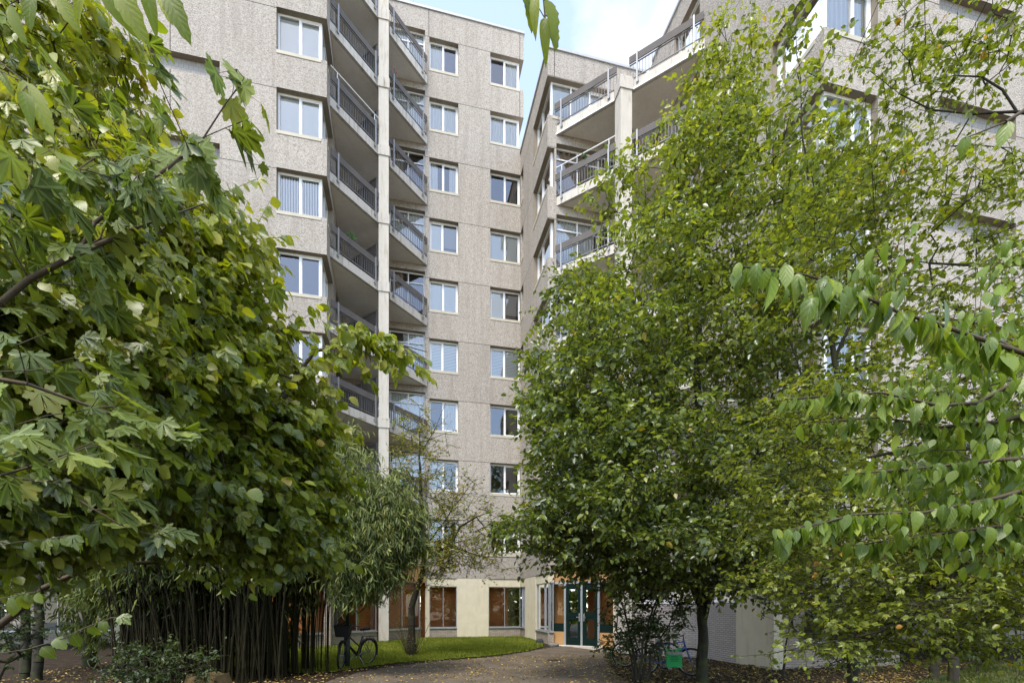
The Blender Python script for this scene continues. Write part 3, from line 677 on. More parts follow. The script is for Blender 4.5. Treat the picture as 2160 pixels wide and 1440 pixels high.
fr.wbox(SRr, dC, nC, uA + .04, uB - .04, .02, .12, zt, zt + .08); fr.wbox(SRr, dC, nC, uB + .04, uCc - .04, .02, .12, zt, zt + .08); fr.wbox(SRr, dC, nC, uCc + .04, uD - .04, .02, .12, zt, zt + .08); fr.wbox(SRr, dC, nC, uD + .04, uE, .02, .12, zt, zt + .08)
df = fr.build('door_frame', M['alu'], RB)
door_leaf(RB, SRr, dC, nC, uB + .045, uCc - .045, g0 + .02, zt - .005, -1); door_leaf(RB, SRr, dC, nC, uCc + .045, uD - .045, g0 + .02, zt - .005, 1)
for (a, b) in ((uA + .042, uB - .042), (uD + .042, uE)):
    p = MB(); p.wbox(SRr, dC, nC, a, b, .05, .1, g0 + .03, g0 + .55); p.build('side_panel', M['tan'], RB)
    p = MB(); p.wbox(SRr, dC, nC, a, b, .045, .105, g0 + .553, g0 + .87); p.build('side_rail', M['green'], RB)
    g = MB(); pt = lambda u, z: (SRr[0] + dC[0] * u + nC[0] * .075, SRr[1] + dC[1] * u + nC[1] * .075, z); g.face([pt(a, .87), pt(b, .87), pt(b, zt), pt(a, zt)]); g.build('pane', M['shopglass'], RB)
p = MB(); p.wbox(SRr, dC, nC, uA, uE, .04, .14, zt + .083, 3.34); p.build('fascia', M['tan'], RB)
p = MB(); p.wbox(SRr, dC, nC, uE, kc(1326), -.02, .25, -.3, 3.34); p.build('rendered_pier', M['cream'], RB)
# white brick wall with a high grey louvre band
uF = kc(1326)
p = MB(); p.wbox(SRr, dC, nC, uF, LC, .02, .25, -.35, 1.62); p.build('brick_wall', M['wbrick'], RB)
p = MB(); p.wbox(SRr, dC, nC, uF, LC, .0, .22, 1.623, 1.70); p.build('window_sill', M['frame'], RB)
window(RB, SRr, dC, nC, uF, LC, 1.703, 2.7, inset=.05, panes=(.2, .4, .6, .8), cur='shade', fm='frame', sill=False, sash=False, fw=.05)
p = MB(); p.wbox(SRr, dC, nC, uF, LC, .02, .25, 2.703, 3.34); p.build('lintel', M['slab'], RB)
# side wall towards the camera, brick then cream pier
p = MB(); p.wbox(c4, DD, AA, 3.15, 4.7, .03, .25, -.4, 1.62); p.build('brick_wall', M['wbrick'], RB)
window(RB, c4, DD, AA, 3.15, 4.7, 1.64, 2.7, inset=.05, panes=(.5,), cur='shade', fm='frame', sill=False, sash=False, fw=.05)
p = MB(); p.wbox(c4, DD, AA, 3.15, 4.7, .03, .25, 2.703, 2.857); p.build('lintel', M['slab'], RB)
p = MB(); p.wbox(c4, DD, AA, 1.62, 3.148, .0, .3, -.4, 2.857); p.build('rendered_pier', M['cream'], RB)
U1 = at(c4, 1.64, DD)
gwall(RB, at(U1, .31), AA, NA, 4, [('brick', 0, .7, 'gbrick'), ('glass', .7, 3.2), ('brick', 3.2, 4.0, 'gbrick')], -.2)
gwall(RB, at(at(U1, 4.31), 0, DD), DD, -AA, 6, [('brick', 0.3, 6.0, 'gbrick')], -.2)
gwall(RB, at(at(U1, 4.31), 6, DD), AA, NA, 8, [('brick', .0, 1.5), ('cream', 1.5, 2.1), ('brick', 2.1, 18)], -.2)
# lobby interior on the right
mb = MB(); pC = lambda u, v: (SRr[0] + dC[0] * u + nC[0] * v, SRr[1] + dC[1] * u + nC[1] * v)
iw(mb, pC(uD - .1, .6), pC(uE + .6, .6), 0, 3.3); iw(mb, pC(uD - .1, .6), pC(uD - .1, 2.3), 0, 3.3)
q3 = lambda s, t: (c3[0] + DD[0] * s + AA[0] * t, c3[1] + DD[1] * s + AA[1] * t)
iw(mb, q3(.4, .9), q3(1.6, .9)); mb.build('inner_wall', M['orange'], RB)
mb = MB(); iw(mb, q3(1.6, .9), q3(2.9, 1.1)); iw(mb, pC(uB + .1, 2.0), pC(uD - .2, 2.0), 0, 2.6); mb.build('inner_panel', M['peach'], RB)
mb = MB(); fl = [pC(0, .1), pC(LC, .1), at(k2, 3), at(c2, 5, DD), c2, c3]
mb.prism([(a, b) for a, b in fl], -0.02, 0.012 + 0.0); mb.build('lobby_floor', M['room'], RB)
# ================================================================ ground
rg = np.random.default_rng(11)
def terrain():
    xs = np.concatenate([np.linspace(-60, -14, 12), np.linspace(-13, 13, 53), np.linspace(14, 60, 12)])
    ys = np.concatenate([np.linspace(-20, 8, 10), np.linspace(8.5, 26, 36), np.linspace(30, 120, 10)])
    v = []; f = []
    for y in ys:
        for x in xs: v.append((x, y, ground_z(x, y) + (0.012 * math.sin(x * 2.1 + y) * math.cos(y * 1.7 - x) if 8 < y < 16 and abs(x) < 13 else 0) - .02))
    nx = len(xs)
    for j in range(len(ys) - 1):
        for i in range(nx - 1): a = j * nx + i; f.append((a, a + 1, a + 1 + nx, a + nx))
    me = bpy.data.meshes.new('ground'); me.from_pydata(v, [], f); me.polygons.foreach_set('use_smooth', [True] * len(f))
    o = bpy.data.objects.new('ground', me); COL.objects.link(o)
    b = NB('dark_soil'); pz = b.pos(); c = b.ramp(b.noise(3, 7, pz, .65), [(.3, (.014, .011, .008)), (.55, (.035, .026, .018)), (.75, (.065, .048, .03))])
    c = b.mix(b.ramp(b.noise(28, 5, pz, .7), [(.5, (0, 0, 0)), (.62, (.6, .6, .6))]), c, (.09, .06, .028))
    b.principled(c, .95, .1, 0, b.bump(b.noise(18, 6, pz), .8, .05)); me.materials.append(b.m); tag(o, kind='structure')
terrain()
def inside(poly, x, y):
    c = False; n = len(poly)
    for i in range(n):
        x1, y1 = poly[i]; x2, y2 = poly[(i + 1) % n]
        if (y1 > y) != (y2 > y) and x < (x2 - x1) * (y - y1) / (y2 - y1) + x1: c = not c
    return c
def gp(px, py):                                        # ground point seen at a pixel (flat ground estimate)
    g = 0.0
    for _ in range(6):
        Y = (EYE - g) * F / (py - HOR); X = (px - 1080) / F * Y; g = ground_z(X, Y)
    return (X, Y)
def sheet(name, poly, mat, dz, step=0.4, wob=0.0, kind='structure'):
    xs = [p[0] for p in poly]; ys = [p[1] for p in poly]; mb = MB()
    x0, x1, y0, y1 = min(xs), max(xs), min(ys), max(ys); nx = int((x1 - x0) / step) + 1; ny = int((y1 - y0) / step) + 1
    idx = {}
    V = []; Fc = []
    def vid(i, j):
        if (i, j) not in idx:
            x = x0 + i * step; y = y0 + j * step
            if wob: x += wob * math.sin(j * 1.3 + i * .7); y += wob * math.cos(i * 1.1 - j * .5)
            idx[(i, j)] = len(V); V.append((x, y, ground_z(x, y) + dz))
        return idx[(i, j)]
    for j in range(ny):
        for i in range(nx):
            if inside(poly, x0 + (i + .5) * step, y0 + (j + .5) * step): Fc.append((vid(i, j), vid(i + 1, j), vid(i + 1, j + 1), vid(i, j + 1)))
    me = bpy.data.meshes.new(name); me.from_pydata(V, [], Fc); me.materials.append(mat)
    me.polygons.foreach_set('use_smooth', [True] * len(Fc))
    o = bpy.data.objects.new(name, me); COL.objects.link(o); tag(o, kind=kind); return o
b = NB('worn_asphalt'); pz = b.pos(); c = b.ramp(b.noise(1.3, 6, pz, .6), [(.3, (.080, .062, .043)), (.6, (.14, .112, .08)), (.8, (.20, .16, .115))])
c = b.mix(b.ramp(b.noise(90, 3, pz), [(.5, (0, 0, 0)), (.7, (.5, .5, .5))]), c, (.2, .18, .15)); b.principled(c, .9, .2, 0, b.bump(b.noise(110, 3, pz), .5, .01)); M['path'] = b.m
b = NB('turf'); pz = b.pos(); c = b.ramp(b.noise(5, 6, pz, .7), [(.3, (.075, .095, .012)), (.55, (.14, .19, .014)), (.75, (.20, .24, .025))]); b.principled(c, .9, .1, 0, b.bump(b.noise(60, 4, pz), .8, .03)); M['turf'] = b.m
path_poly = [gp(1165, 1364), gp(1120, 1372), gp(1040, 1385), gp(930, 1393), gp(830, 1404), gp(760, 1416), gp(690, 1437), (-3.6, 8.6), (2.6, 8.6), gp(1330, 1440), gp(1290, 1410), gp(1275, 1385), gp(1300, 1362)]
sheet('path', path_poly, M['path'], .000, .15)
lawn_poly = [gp(640, 1418), gp(700, 1416), gp(780, 1404), gp(840, 1396), gp(930, 1390), gp(1040, 1381), gp(1110, 1372), gp(1140, 1364), gp(1146, 1358), at(c3, 2.2, DD), at(c2, -.1, DD), at(F2L, 0), at(SL, -.9, dB), (-9.5, 16.9), (-9.5, 12.5)]
lawn_poly2 = [gp(2175, 1395), gp(2050, 1410), gp(1930, 1440), (8.0, 8.8), (16, 8.8), (16, 12)]
sheet('lawn', lawn_poly, M['turf'], .004, .15); sheet('lawn', lawn_poly2, M['turf'], .004, .15)
# ---------------------------------------------------------------- instanced-by-mesh leaves
def sample_poly(poly, n, rg):
    xs = [p[0] for p in poly]; ys = [p[1] for p in poly]; out = []
    while len(out) < n:
        x = rg.uniform(min(xs), max(xs), 4000); y = rg.uniform(min(ys), max(ys), 4000)
        px_ = np.array(poly); c = np.zeros(len(x), bool)
        for i in range(len(poly)):
            x1, y1 = poly[i]; x2, y2 = poly[(i + 1) % len(poly)]
            if y1 == y2: continue
            m = ((y1 > y) != (y2 > y)) & (x < (x2 - x1) * (y - y1) / (y2 - y1) + x1); c ^= m
        out += list(zip(x[c], y[c]))
    return np.array(out[:n])
def gz_arr(xy):
    x, y = xy[:, 0], xy[:, 1]; sm = lambda t: np.clip(t, 0, 1) ** 2 * (3 - 2 * np.clip(t, 0, 1))
    return 0.07 * sm((y - 12) / 8) * (1 - sm((x - 1.5) / 3)) - 0.17 * sm((x - 1.0) / 4.0)
def norm(a): return a / np.maximum(np.linalg.norm(a, axis=-1, keepdims=True), 1e-9)

# leaf templates: verts (k,3) in (length, width, normal), faces, uv
def leaf_blade(st, wd, fold=0.25, droop=0.25, serr=0.0, twist=0.0):
    """st: stations 0..1, wd: half widths; midrib along x, sides folded up"""
    V = []; UV = []; Fc = []
    mids = []; Ls = []; Rs = []
    for i, (x, h) in enumerate(zip(st, wd)):
        z = -droop * x * x
        mids.append(len(V)); V.append((x, 0, z)); UV.append((x, 0))
        if h > 0:
            xs = x + (serr if i % 2 else -serr)
            Ls.append(len(V)); V.append((xs, h, z + fold * h)); UV.append((x, h * 2.2))
            Rs.append(len(V)); V.append((xs, -h, z + fold * h)); UV.append((x, -h * 2.2))
        else: Ls.append(None); Rs.append(None)
    for i in range(len(st) - 1):
        for S_, sg in ((Ls, 1), (Rs, -1)):
            q = [mids[i], mids[i + 1]] + ([S_[i + 1]] if S_[i + 1] is not None else []) + ([S_[i]] if S_[i] is not None else [])
            if sg < 0: q = q[::-1]
            Fc.append(q)
    return np.array(V), Fc, np.array(UV)
def leaf_simple(w=.3, fold=.25, droop=.2, x1=.3, x2=.68):
    V = np.array([(0, 0, 0), (x1, w, fold * w - droop * x1 ** 2), (x2, w * .85, fold * w - droop * x2 ** 2), (1, 0, -droop), (x2, -w * .85, fold * w - droop * x2 ** 2), (x1, -w, fold * w - droop * x1 ** 2)])
    UV = np.array([(0, 0), (x1, w), (x2, w), (1, 0), (x2, -w), (x1, -w)])
    return V, [[0, 3, 2, 1], [0, 5, 4, 3]], UV
def leaf_maple(droop=.3, fold=.12, teeth=True, seed=0, lobes=None):
    r_ = random.Random(seed)
    lob = lobes or [(0, .90, .30), (44, .80, .30), (-44, .80, .30), (95, .55, .32), (-95, .55, .32)]
    hub = (0.12, 0.0)
    out = []
    order = sorted(lob, key=lambda a: a[0])
    pts = [( -0.02, 0.0)]
    angs = [o[0] for o in order]
    for i, (a, l, ww) in enumerate(order):
        a_ = R(a); dx, dy = math.cos(a_), math.sin(a_)
        def P(t, s): return (hub[0] + dx * l * t - dy * s, hub[1] + dy * l * t + dx * s)
        wl = ww * l
        if i == 0: pts.append((hub[0] - .12, hub[1] - .25))
        pts.append(P(.55, -wl * .95)); pts.append(P(.68, -wl * .95)); pts.append(P(.70, -wl * .55)); pts.append(P(.86, -wl * .45)); pts.append(P(1.0, 0))
        pts.append(P(.86, wl * .45)); pts.append(P(.70, wl * .55)); pts.append(P(.68, wl * .95)); pts.append(P(.55, wl * .95))
        if i < len(order) - 1:
            am = R((a + order[i + 1][0]) / 2); lm = .60 * min(l, order[i + 1][1]) if abs(a) + abs(order[i + 1][0]) < 100 else .52 * min(l, order[i + 1][1])
            pts.append((hub[0] + math.cos(am) * lm, hub[1] + math.sin(am) * lm))
        else: pts.append((hub[0] - .12, hub[1] + .25))
    V = [(hub[0], hub[1], 0)]; UV = [(.1, 0)]
    for x, y in pts:
        rr = math.hypot(x - hub[0], y - hub[1]); an = math.degrees(math.atan2(y - hub[1], x - hub[0]))
        dn = min(abs(an - a) for a in angs) if rr > .01 else 0
        V.append((x, y, -droop * max(0, x) ** 2 - .25 * droop * y * y + fold * math.sin(R(min(dn, 22)) * 4) * rr)); UV.append((rr, rr * math.sin(R(dn)) * 1.0))
    n = len(pts); Fc = [[0, 1 + i, 1 + (i + 1) % n] for i in range(n)]
    return np.array(V), Fc, np.array(UV)
def place(name, mat, temps, pos, dirs, nors, sizes, tints, parent=None, rg=None, wj=.15):
    """one mesh holding many leaves"""
    rg = rg or np.random.default_rng(1); N = len(pos); x = norm(dirs)
    z = nors - x * np.sum(nors * x, 1, keepdims=True); z = norm(z); y = np.cross(z, x)
    o0 = np.array(origin(parent)) if parent else np.zeros(3)
    pick = rg.integers(0, len(temps), N); ws = 1 + rg.uniform(-wj, wj, N)
    Vs = []; loops = []; tot = []; uvs = []; tn = []; base = 0
    for k, (TV, TF, TUV) in enumerate(temps):
        m = pick == k; n = m.sum()
        if n == 0: continue
        P_, X_, Y_, Z_, S_ = pos[m], x[m], y[m], z[m], sizes[m]; W_ = ws[m]
        v = P_[:, None, :] + S_[:, None, None] * (TV[None, :, 0:1] * X_[:, None, :] + TV[None, :, 1:2] * W_[:, None, None] * Y_[:, None, :] + TV[None, :, 2:3] * Z_[:, None, :])
        Vs.append(v.reshape(-1, 3)); K = len(TV)
        fl = np.concatenate([np.array(f) for f in TF]); lt = np.array([len(f) for f in TF])
        loops.append((base + np.arange(n)[:, None] * K + fl[None, :]).ravel()); tot.append(np.tile(lt, n))
        uvs.append(np.tile(TUV[fl], (n, 1))); tn.append(np.repeat(tints[m], len(TF))); base += n * K
    V = np.concatenate(Vs) - o0; loops = np.concatenate(loops).astype(np.int32); tot = np.concatenate(tot).astype(np.int32); uvs = np.concatenate(uvs); tn = np.concatenate(tn)
    me = bpy.data.meshes.new(name); me.vertices.add(len(V)); me.vertices.foreach_set('co', V.astype(np.float32).ravel())
    me.loops.add(len(loops)); me.loops.foreach_set('vertex_index', loops)
    me.polygons.add(len(tot)); st = np.concatenate([[0], np.cumsum(tot)[:-1]]).astype(np.int32)
    me.polygons.foreach_set('loop_start', st); me.polygons.foreach_set('loop_total', tot)
    u = me.uv_layers.new(name='UVMap'); u.data.foreach_set('uv', uvs.astype(np.float32).ravel())
    a = me.attributes.new('tint', 'FLOAT', 'FACE'); a.data.foreach_set('value', tn.astype(np.float32))
    me.polygons.foreach_set('use_smooth', np.ones(len(tot), bool)) if len(temps[0][1]) > 8 else None
    me.update(calc_edges=True); me.materials.append(mat)
    o = bpy.data.objects.new(name, me); COL.objects.link(o)
    if parent: o.parent = parent
    return o
def tubes(name, mat, A, B, ra, rb, parent=None, sides=5):
    """frustum per segment"""
    A = np.asarray(A, float); B = np.asarray(B, float); N = len(A); d = norm(B - A)
    ref = np.where(np.abs(d[:, 2:3]) < .9, np.array([[0, 0, 1.]]), np.array([[1., 0, 0]])); u = norm(np.cross(d, ref)); v = np.cross(d, u)
    an = np.arange(sides) * 2 * math.pi / sides; c = np.cos(an)[None, :, None]; s = np.sin(an)[None, :, None]
    ring = u[:, None, :] * c + v[:, None, :] * s
    VA = A[:, None, :] + ring * np.asarray(ra)[:, None, None]; VB = B[:, None, :] + ring * np.asarray(rb)[:, None, None]
    V = np.concatenate([VA, VB], 1).reshape(-1, 3)
    o0 = np.array(origin(parent)) if parent else np.zeros(3)
    j = np.arange(sides); j2 = (j + 1) % sides
    q = np.stack([j, j2, sides + j2, sides + j], 1).ravel(); loops = (np.arange(N)[:, None] * 2 * sides + q[None, :]).ravel().astype(np.int32)
    me = bpy.data.meshes.new(name); me.vertices.add(len(V)); me.vertices.foreach_set('co', (V - o0).astype(np.float32).ravel())
    me.loops.add(len(loops)); me.loops.foreach_set('vertex_index', loops); nf = N * sides
    me.polygons.add(nf); me.polygons.foreach_set('loop_start', (np.arange(nf) * 4).astype(np.int32)); me.polygons.foreach_set('loop_total', np.full(nf, 4, np.int32))
    me.polygons.foreach_set('use_smooth', np.ones(nf, bool)); me.update(calc_edges=True); me.materials.append(mat)
    o = bpy.data.objects.new(name, me); COL.objects.link(o)
    if parent: o.parent = parent
    return o

# grass blades
def grass(name, poly, n, hmin, hmax, label, stops, seed):
    g = np.random.default_rng(seed); xy = sample_poly(poly, n, g)
    pos = np.column_stack([xy, gz_arr(xy) - .002]); a = g.uniform(0, 6.28, n); lean = g.uniform(.05, .7, n)
    d = np.column_stack([np.cos(a) * lean, np.sin(a) * lean, np.ones(n)]); nr = np.column_stack([-np.sin(a), np.cos(a), g.uniform(-.2, .2, n)]); nr = np.cross(d, nr)
    T = (np.array([(0, -.07, 0), (0, .07, 0), (.6, .05, -.05), (1, 0, -.2), (.6, -.05, -.05)]), [[0, 1, 2, 3, 4]], np.array([(0, 0.1), (0, .1), (.6, .1), (1, .1), (.6, .1)]))
    m = m_leaf('grass_blade', stops, rough=.6, trans=.35, veins=0.01, under=1.0, spots=0)
    patch = .5 + .5 * np.sin(xy[:, 0] * 1.9 + np.sin(xy[:, 1] * 2.3)) * np.cos(xy[:, 1] * 1.3)
    o = place(name, m, [T], pos, d, nr, g.uniform(hmin, hmax, n), np.clip(g.uniform(0, .6, n) + .4 * patch, 0, 1)); tag(o, label, 'grass', kind='stuff')
grass('grass', lawn_poly, 60000, .05, .105, 'short bright green grass of the lawn below the ground floor windows', [(0, (.10, .13, .014)), (.5, (.18, .225, .018)), (.85, (.28, .31, .03)), (1, (.34, .30, .06))], 3)
grass('grass', lawn_poly2, 26000, .04, .12, 'rough grass with fallen leaves in the bottom right corner', [(0, (.05, .08, .02)), (.5, (.09, .13, .03)), (1, (.25, .22, .08))], 4)
# fallen leaves
def litter(name, poly, n, label, seed, smin=.03, smax=.07, stops=None):
    g = np.random.default_rng(seed); xy = sample_poly(poly, n, g)
    dn = .5 + .5 * np.sin(xy[:, 0] * 1.3 + 1.7 * np.sin(xy[:, 1] * .9)) * np.sin(xy[:, 1] * 1.1 + xy[:, 0] * .6); keep = g.uniform(0, 1, n) < .35 + .65 * dn; xy = xy[keep]; n = len(xy)
    pos = np.column_stack([xy, gz_arr(xy) + g.uniform(.008, .028, n)]); a = g.uniform(0, 6.28, n)
    d = np.column_stack([np.cos(a), np.sin(a), g.uniform(-.15, .25, n)]); nr = np.column_stack([g.normal(0, .3, n), g.normal(0, .3, n), np.ones(n)])
    m = m_leaf('fallen_leaf', stops or [(0, (.10, .05, .02)), (.35, (.20, .11, .03)), (.6, (.42, .27, .06)), (.85, (.62, .45, .10)), (1, (.7, .56, .3))], rough=.6, trans=.1, under=1, spots=.4)
    o = place(name, m, [leaf_simple(.3, .3, .2), leaf_simple(.36, .1, .35), leaf_simple(.25, .5, .1)], pos, d, nr, g.uniform(smin, smax, n), np.clip(g.beta(1.6, 1.6, n), 0, 1)); tag(o, label, 'fallen leaves', kind='stuff')
lit_all = [(-11, 8.6), (12, 8.6), (12.5, 12.5), (7.2, 13.0), (6.2, 16), (2.8, 18.2), gp(1275, 1385), gp(1165, 1380), gp(930, 1391), gp(780, 1406), gp(690, 1412), (-8, 13.5), (-11, 13.5)]
litter('fallen_leaves', lit_all, 11000, 'small yellow and brown fallen leaves scattered over path and soil', 5)
litter('fallen_leaves', [gp(1270, 1400), gp(1340, 1390), (6, 14), (13, 15.5), (13, 8.6), (1.9, 8.6)], 12000, 'dense brown and yellow leaf litter under the trees on the right', 6, .04, .085, [(0, (.035, .02, .010)), (.5, (.09, .05, .02)), (.75, (.22, .14, .035)), (.92, (.45, .32, .07)), (1, (.6, .46, .2))])
litter('fallen_leaves', lawn_poly, 900, 'sparse yellow leaves lying on the green lawn', 7, .03, .05)
# ================================================================ vegetation
def PX(px, py, Y): return np.array(((px - 1080) / F * Y, Y, EYE + (HOR - py) / F * Y))
LF = {}
LF['hazel'] = m_leaf('broad_green_leaf', [(0, (.078, .108, .010)), (.3, (.14, .185, .013)), (.65, (.235, .27, .018)), (.95, (.34, .33, .03)), (1, (.40, .29, .03))], rough=.38, trans=.46, spec=.8, veins=7)
LF['maple'] = m_leaf('maple_leaf', [(0, (.055, .080, .014)), (.5, (.11, .15, .018)), (.9, (.20, .22, .03)), (1, (.3, .24, .05))], rough=.42, trans=.40, veins=.01, under=1.6, spec=.6)
LF['elder'] = m_leaf('yellow_green_leaf', [(0, (.13, .18, .018)), (.5, (.22, .27, .02)), (1, (.36, .38, .03))], rough=.5, trans=.6, veins=8, spots=.15)
LF['horn'] = m_leaf('hornbeam_leaf', [(0, (.045, .068, .012)), (.35, (.105, .140, .018)), (.75, (.21, .245, .03)), (.97, (.32, .32, .04)), (1, (.40, .28, .03))], rough=.29, trans=.40, veins=8, spec=.9)
LF['dog'] = m_leaf('dogwood_leaf', [(0, (.080, .130, .016)), (.5, (.145, .215, .020)), (.85, (.23, .30, .022)), (1, (.34, .37, .03))], rough=.38, trans=.4, veins=5, spec=.55, spots=.12)
LF['field'] = m_leaf('small_lobed_leaf', [(0, (.085, .108, .014)), (.4, (.165, .20, .018)), (.8, (.26, .285, .025)), (.97, (.34, .31, .03)), (1, (.42, .2, .03))], rough=.34, spec=.6, trans=.42, veins=.01)
LF['bamboo'] = m_leaf('bamboo_leaf', [(0, (.045, .062, .010)), (.5, (.10, .125, .018)), (.85, (.22, .235, .04)), (1, (.42, .37, .12))], rough=.4, trans=.3, veins=.01, spots=.1)
LF['sparse'] = m_leaf('thin_yellow_leaf', [(0, (.09, .11, .015)), (.5, (.20, .20, .02)), (.85, (.34, .28, .04)), (1, (.38, .18, .03))], rough=.5, trans=.4, veins=.01)
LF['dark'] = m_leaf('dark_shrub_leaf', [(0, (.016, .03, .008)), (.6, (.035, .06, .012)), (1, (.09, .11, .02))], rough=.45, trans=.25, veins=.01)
BK = {'grey': m_bark('grey_bark', (.018, .016, .012), (.060, .054, .042), .6), 'brown': m_bark('brown_twig_bark', (.05, .04, .028), (.15, .115, .075)), 'dark': m_bark('dark_bark', (.018, .015, .012), (.06, .05, .038), .3),
      'cane': m_bark('bamboo_cane', (.008, .007, .004), (.034, .030, .012), 0, 4), 'stump': m_bark('stump_wood', (.06, .04, .02), (.22, .15, .07), .5, 5)}
b_s = [0, .1, .28, .5, .72, .9, 1]
TPL = {
 'hazel': [leaf_blade([0, .12, .35, .6, .82, 1], [0, .20, .35, .35, .20, 0], .22, .25), leaf_blade([0, .14, .35, .6, .85, 1], [0, .22, .37, .33, .16, 0], .05, .5), leaf_blade([0, .1, .3, .6, .82, 1], [0, .18, .33, .37, .22, 0], .45, .12),
  leaf_blade([0, .08, .18, .28, .38, .48, .58, .68, .78, .88, 1], [0, .20, .29, .38, .35, .40, .33, .34, .22, .17, 0], .18, .35, .02), leaf_maple(.35, .05, lobes=[(0, .9, .36), (50, .72, .36), (-50, .72, .36)]), leaf_maple(.55, .04, lobes=[(0, .9, .34), (46, .78, .34), (-46, .78, .34), (95, .5, .3), (-95, .5, .3)])],
 'maple': [leaf_maple(.35, .025, lobes=None), leaf_maple(.6, .05), leaf_maple(.15, .015)],
 'elder': [leaf_blade([0, .08, .16, .26, .36, .46, .56, .66, .76, .86, .94, 1], [0, .06, .10, .15, .14, .18, .15, .155, .11, .09, .04, 0], .2, .3, .025), leaf_blade([0, .08, .16, .26, .36, .46, .56, .66, .76, .86, .94, 1], [0, .06, .11, .145, .155, .16, .15, .13, .10, .065, .03, 0], .35, .5, .02)],
 'horn': [leaf_simple(.30, .3, .22), leaf_simple(.33, .1, .4), leaf_simple(.27, .5, .1, .35, .7)],
 'hornbig': [leaf_blade([0, .15, .45, .75, 1], [0, .27, .38, .26, 0], .25, .25), leaf_blade([0, .15, .45, .75, 1], [0, .27, .36, .24, 0], .5, .4)],
 'dog': [leaf_blade([0, .08, .22, .40, .58, .75, .88, 1], [0, .12, .22, .265, .235, .14, .045, 0], .30, .35), leaf_blade([0, .08, .22, .40, .58, .75, .88, 1], [0, .11, .21, .25, .22, .13, .04, 0], .7, .7), leaf_blade([0, .08, .22, .42, .6, .75, .88, 1], [0, .13, .24, .28, .25, .16, .05, 0], .12, .15)],
 'field': [leaf_maple(.3, .1, lobes=[(0, .85, .26), (48, .78, .26), (-48, .78, .26)]), leaf_maple(.5, .2, lobes=[(0, .85, .3), (52, .7, .3), (-52, .7, .3)]), leaf_simple(.36, .3, .3)],
 'bamboo': [leaf_simple(.075, .4, .25, .25, .6), leaf_simple(.065, .6, .55, .25, .6), leaf_simple(.085, .2, .8, .25, .6)],
 'small': [leaf_simple(.34, .3, .2), leaf_simple(.28, .1, .4)]}
UP = np.array([0, 0, 1.0])
def ell(rg, n, c, r, shell=.45):
    v = norm(rg.normal(0, 1, (n, 3))); rad = rg.uniform(shell ** 3, 1, n) ** (1 / 3); return np.array(c) + v * rad[:, None] * np.array(r)
def blob(rg, items):
    """items: (px,py,Y, rpx, rpy, rY, n, shell)"""
    out = []
    for (px, py, Y, a, b, c, n, *s) in items:
        out.append(ell(rg, n, PX(px, py, Y), (a * Y / F, c, b * Y / F), s[0] if s else .35))
    return np.concatenate(out)
def skeleton(rg, spines, targets, tipr=.006, jit=.06, step=.28, up=.10):
    """spines: (points, radii); returns segment arrays and, per target, the twig direction"""
    N = []; par = []; fix = []
    for pts, rad in spines:
        pts = [np.array(p, float) for p in pts]; first = None
        for i in range(len(pts)):
            if i == 0:
                if N: dd = [np.linalg.norm(q - pts[0]) for q in N]; pi = int(np.argmin(dd)); first = pi if dd[pi] < .8 else -1
                else: first = -1
                N.append(pts[0]); par.append(first); fix.append(rad[0]); continue
            a, b_ = pts[i - 1], pts[i]; k = max(1, int(np.linalg.norm(b_ - a) / step))
            for j in range(1, k + 1):
                t = j / k; p = a + (b_ - a) * t + (rg.normal(0, jit * .25, 3) if j < k else 0)
                N.append(p); par.append(len(N) - 2); fix.append(rad[i - 1] + (rad[i] - rad[i - 1]) * t)
    nf = len(N); base = np.array(N[0]); order = np.argsort(np.min(np.linalg.norm(targets[:, None, :] - np.array(N)[None, :, :], axis=2), axis=1))
    arr = np.zeros((nf + len(targets) * 40, 3)); arr[:nf] = N; cnt = nf; tdir = np.zeros((len(targets), 3))
    for ti in order:
        c = targets[ti]; d = np.linalg.norm(arr[:cnt] - c, axis=1); pen = np.maximum(0, arr[:cnt, 2] - c[2]) * .7; 
        n = int(np.argmin(d + pen)); a = arr[n].copy(); D = max(d[n], 1e-4); k = min(38, max(1, int(D / step)))
        last = n; prev = a
        for j in range(1, k + 1):
            t = j / k; p = a + (c - a) * t + UP * (up * D * math.sin(math.pi * t)) + (rg.normal(0, jit * .5, 3) if j < k else 0)
            arr[cnt] = p; par.append(last); fix.append(-1); last = cnt; cnt += 1; dd = p - prev; prev = p
        tdir[ti] = norm(dd) if D > .01 else np.array((0, 0, 1))
    load = np.zeros(cnt); ch = np.zeros(cnt)
    for i in range(cnt - 1, -1, -1):
        if load[i] == 0: load[i] = 1
        if par[i] >= 0: load[par[i]] += load[i]
    r = tipr * load ** .42
    for i in range(nf): r[i] = fix[i] if fix[i] > 0 else r[i]
    for i in range(nf, cnt):
        if par[i] >= 0: r[i] = min(r[i], r[par[i]] * .96)
    idx = np.array([i for i in range(cnt) if par[i] >= 0]); pr = np.array([par[i] for i in idx])
    return arr[pr], arr[idx], np.minimum(r[pr], r[idx] * 1.25), r[idx], tdir
BIAS = [None]
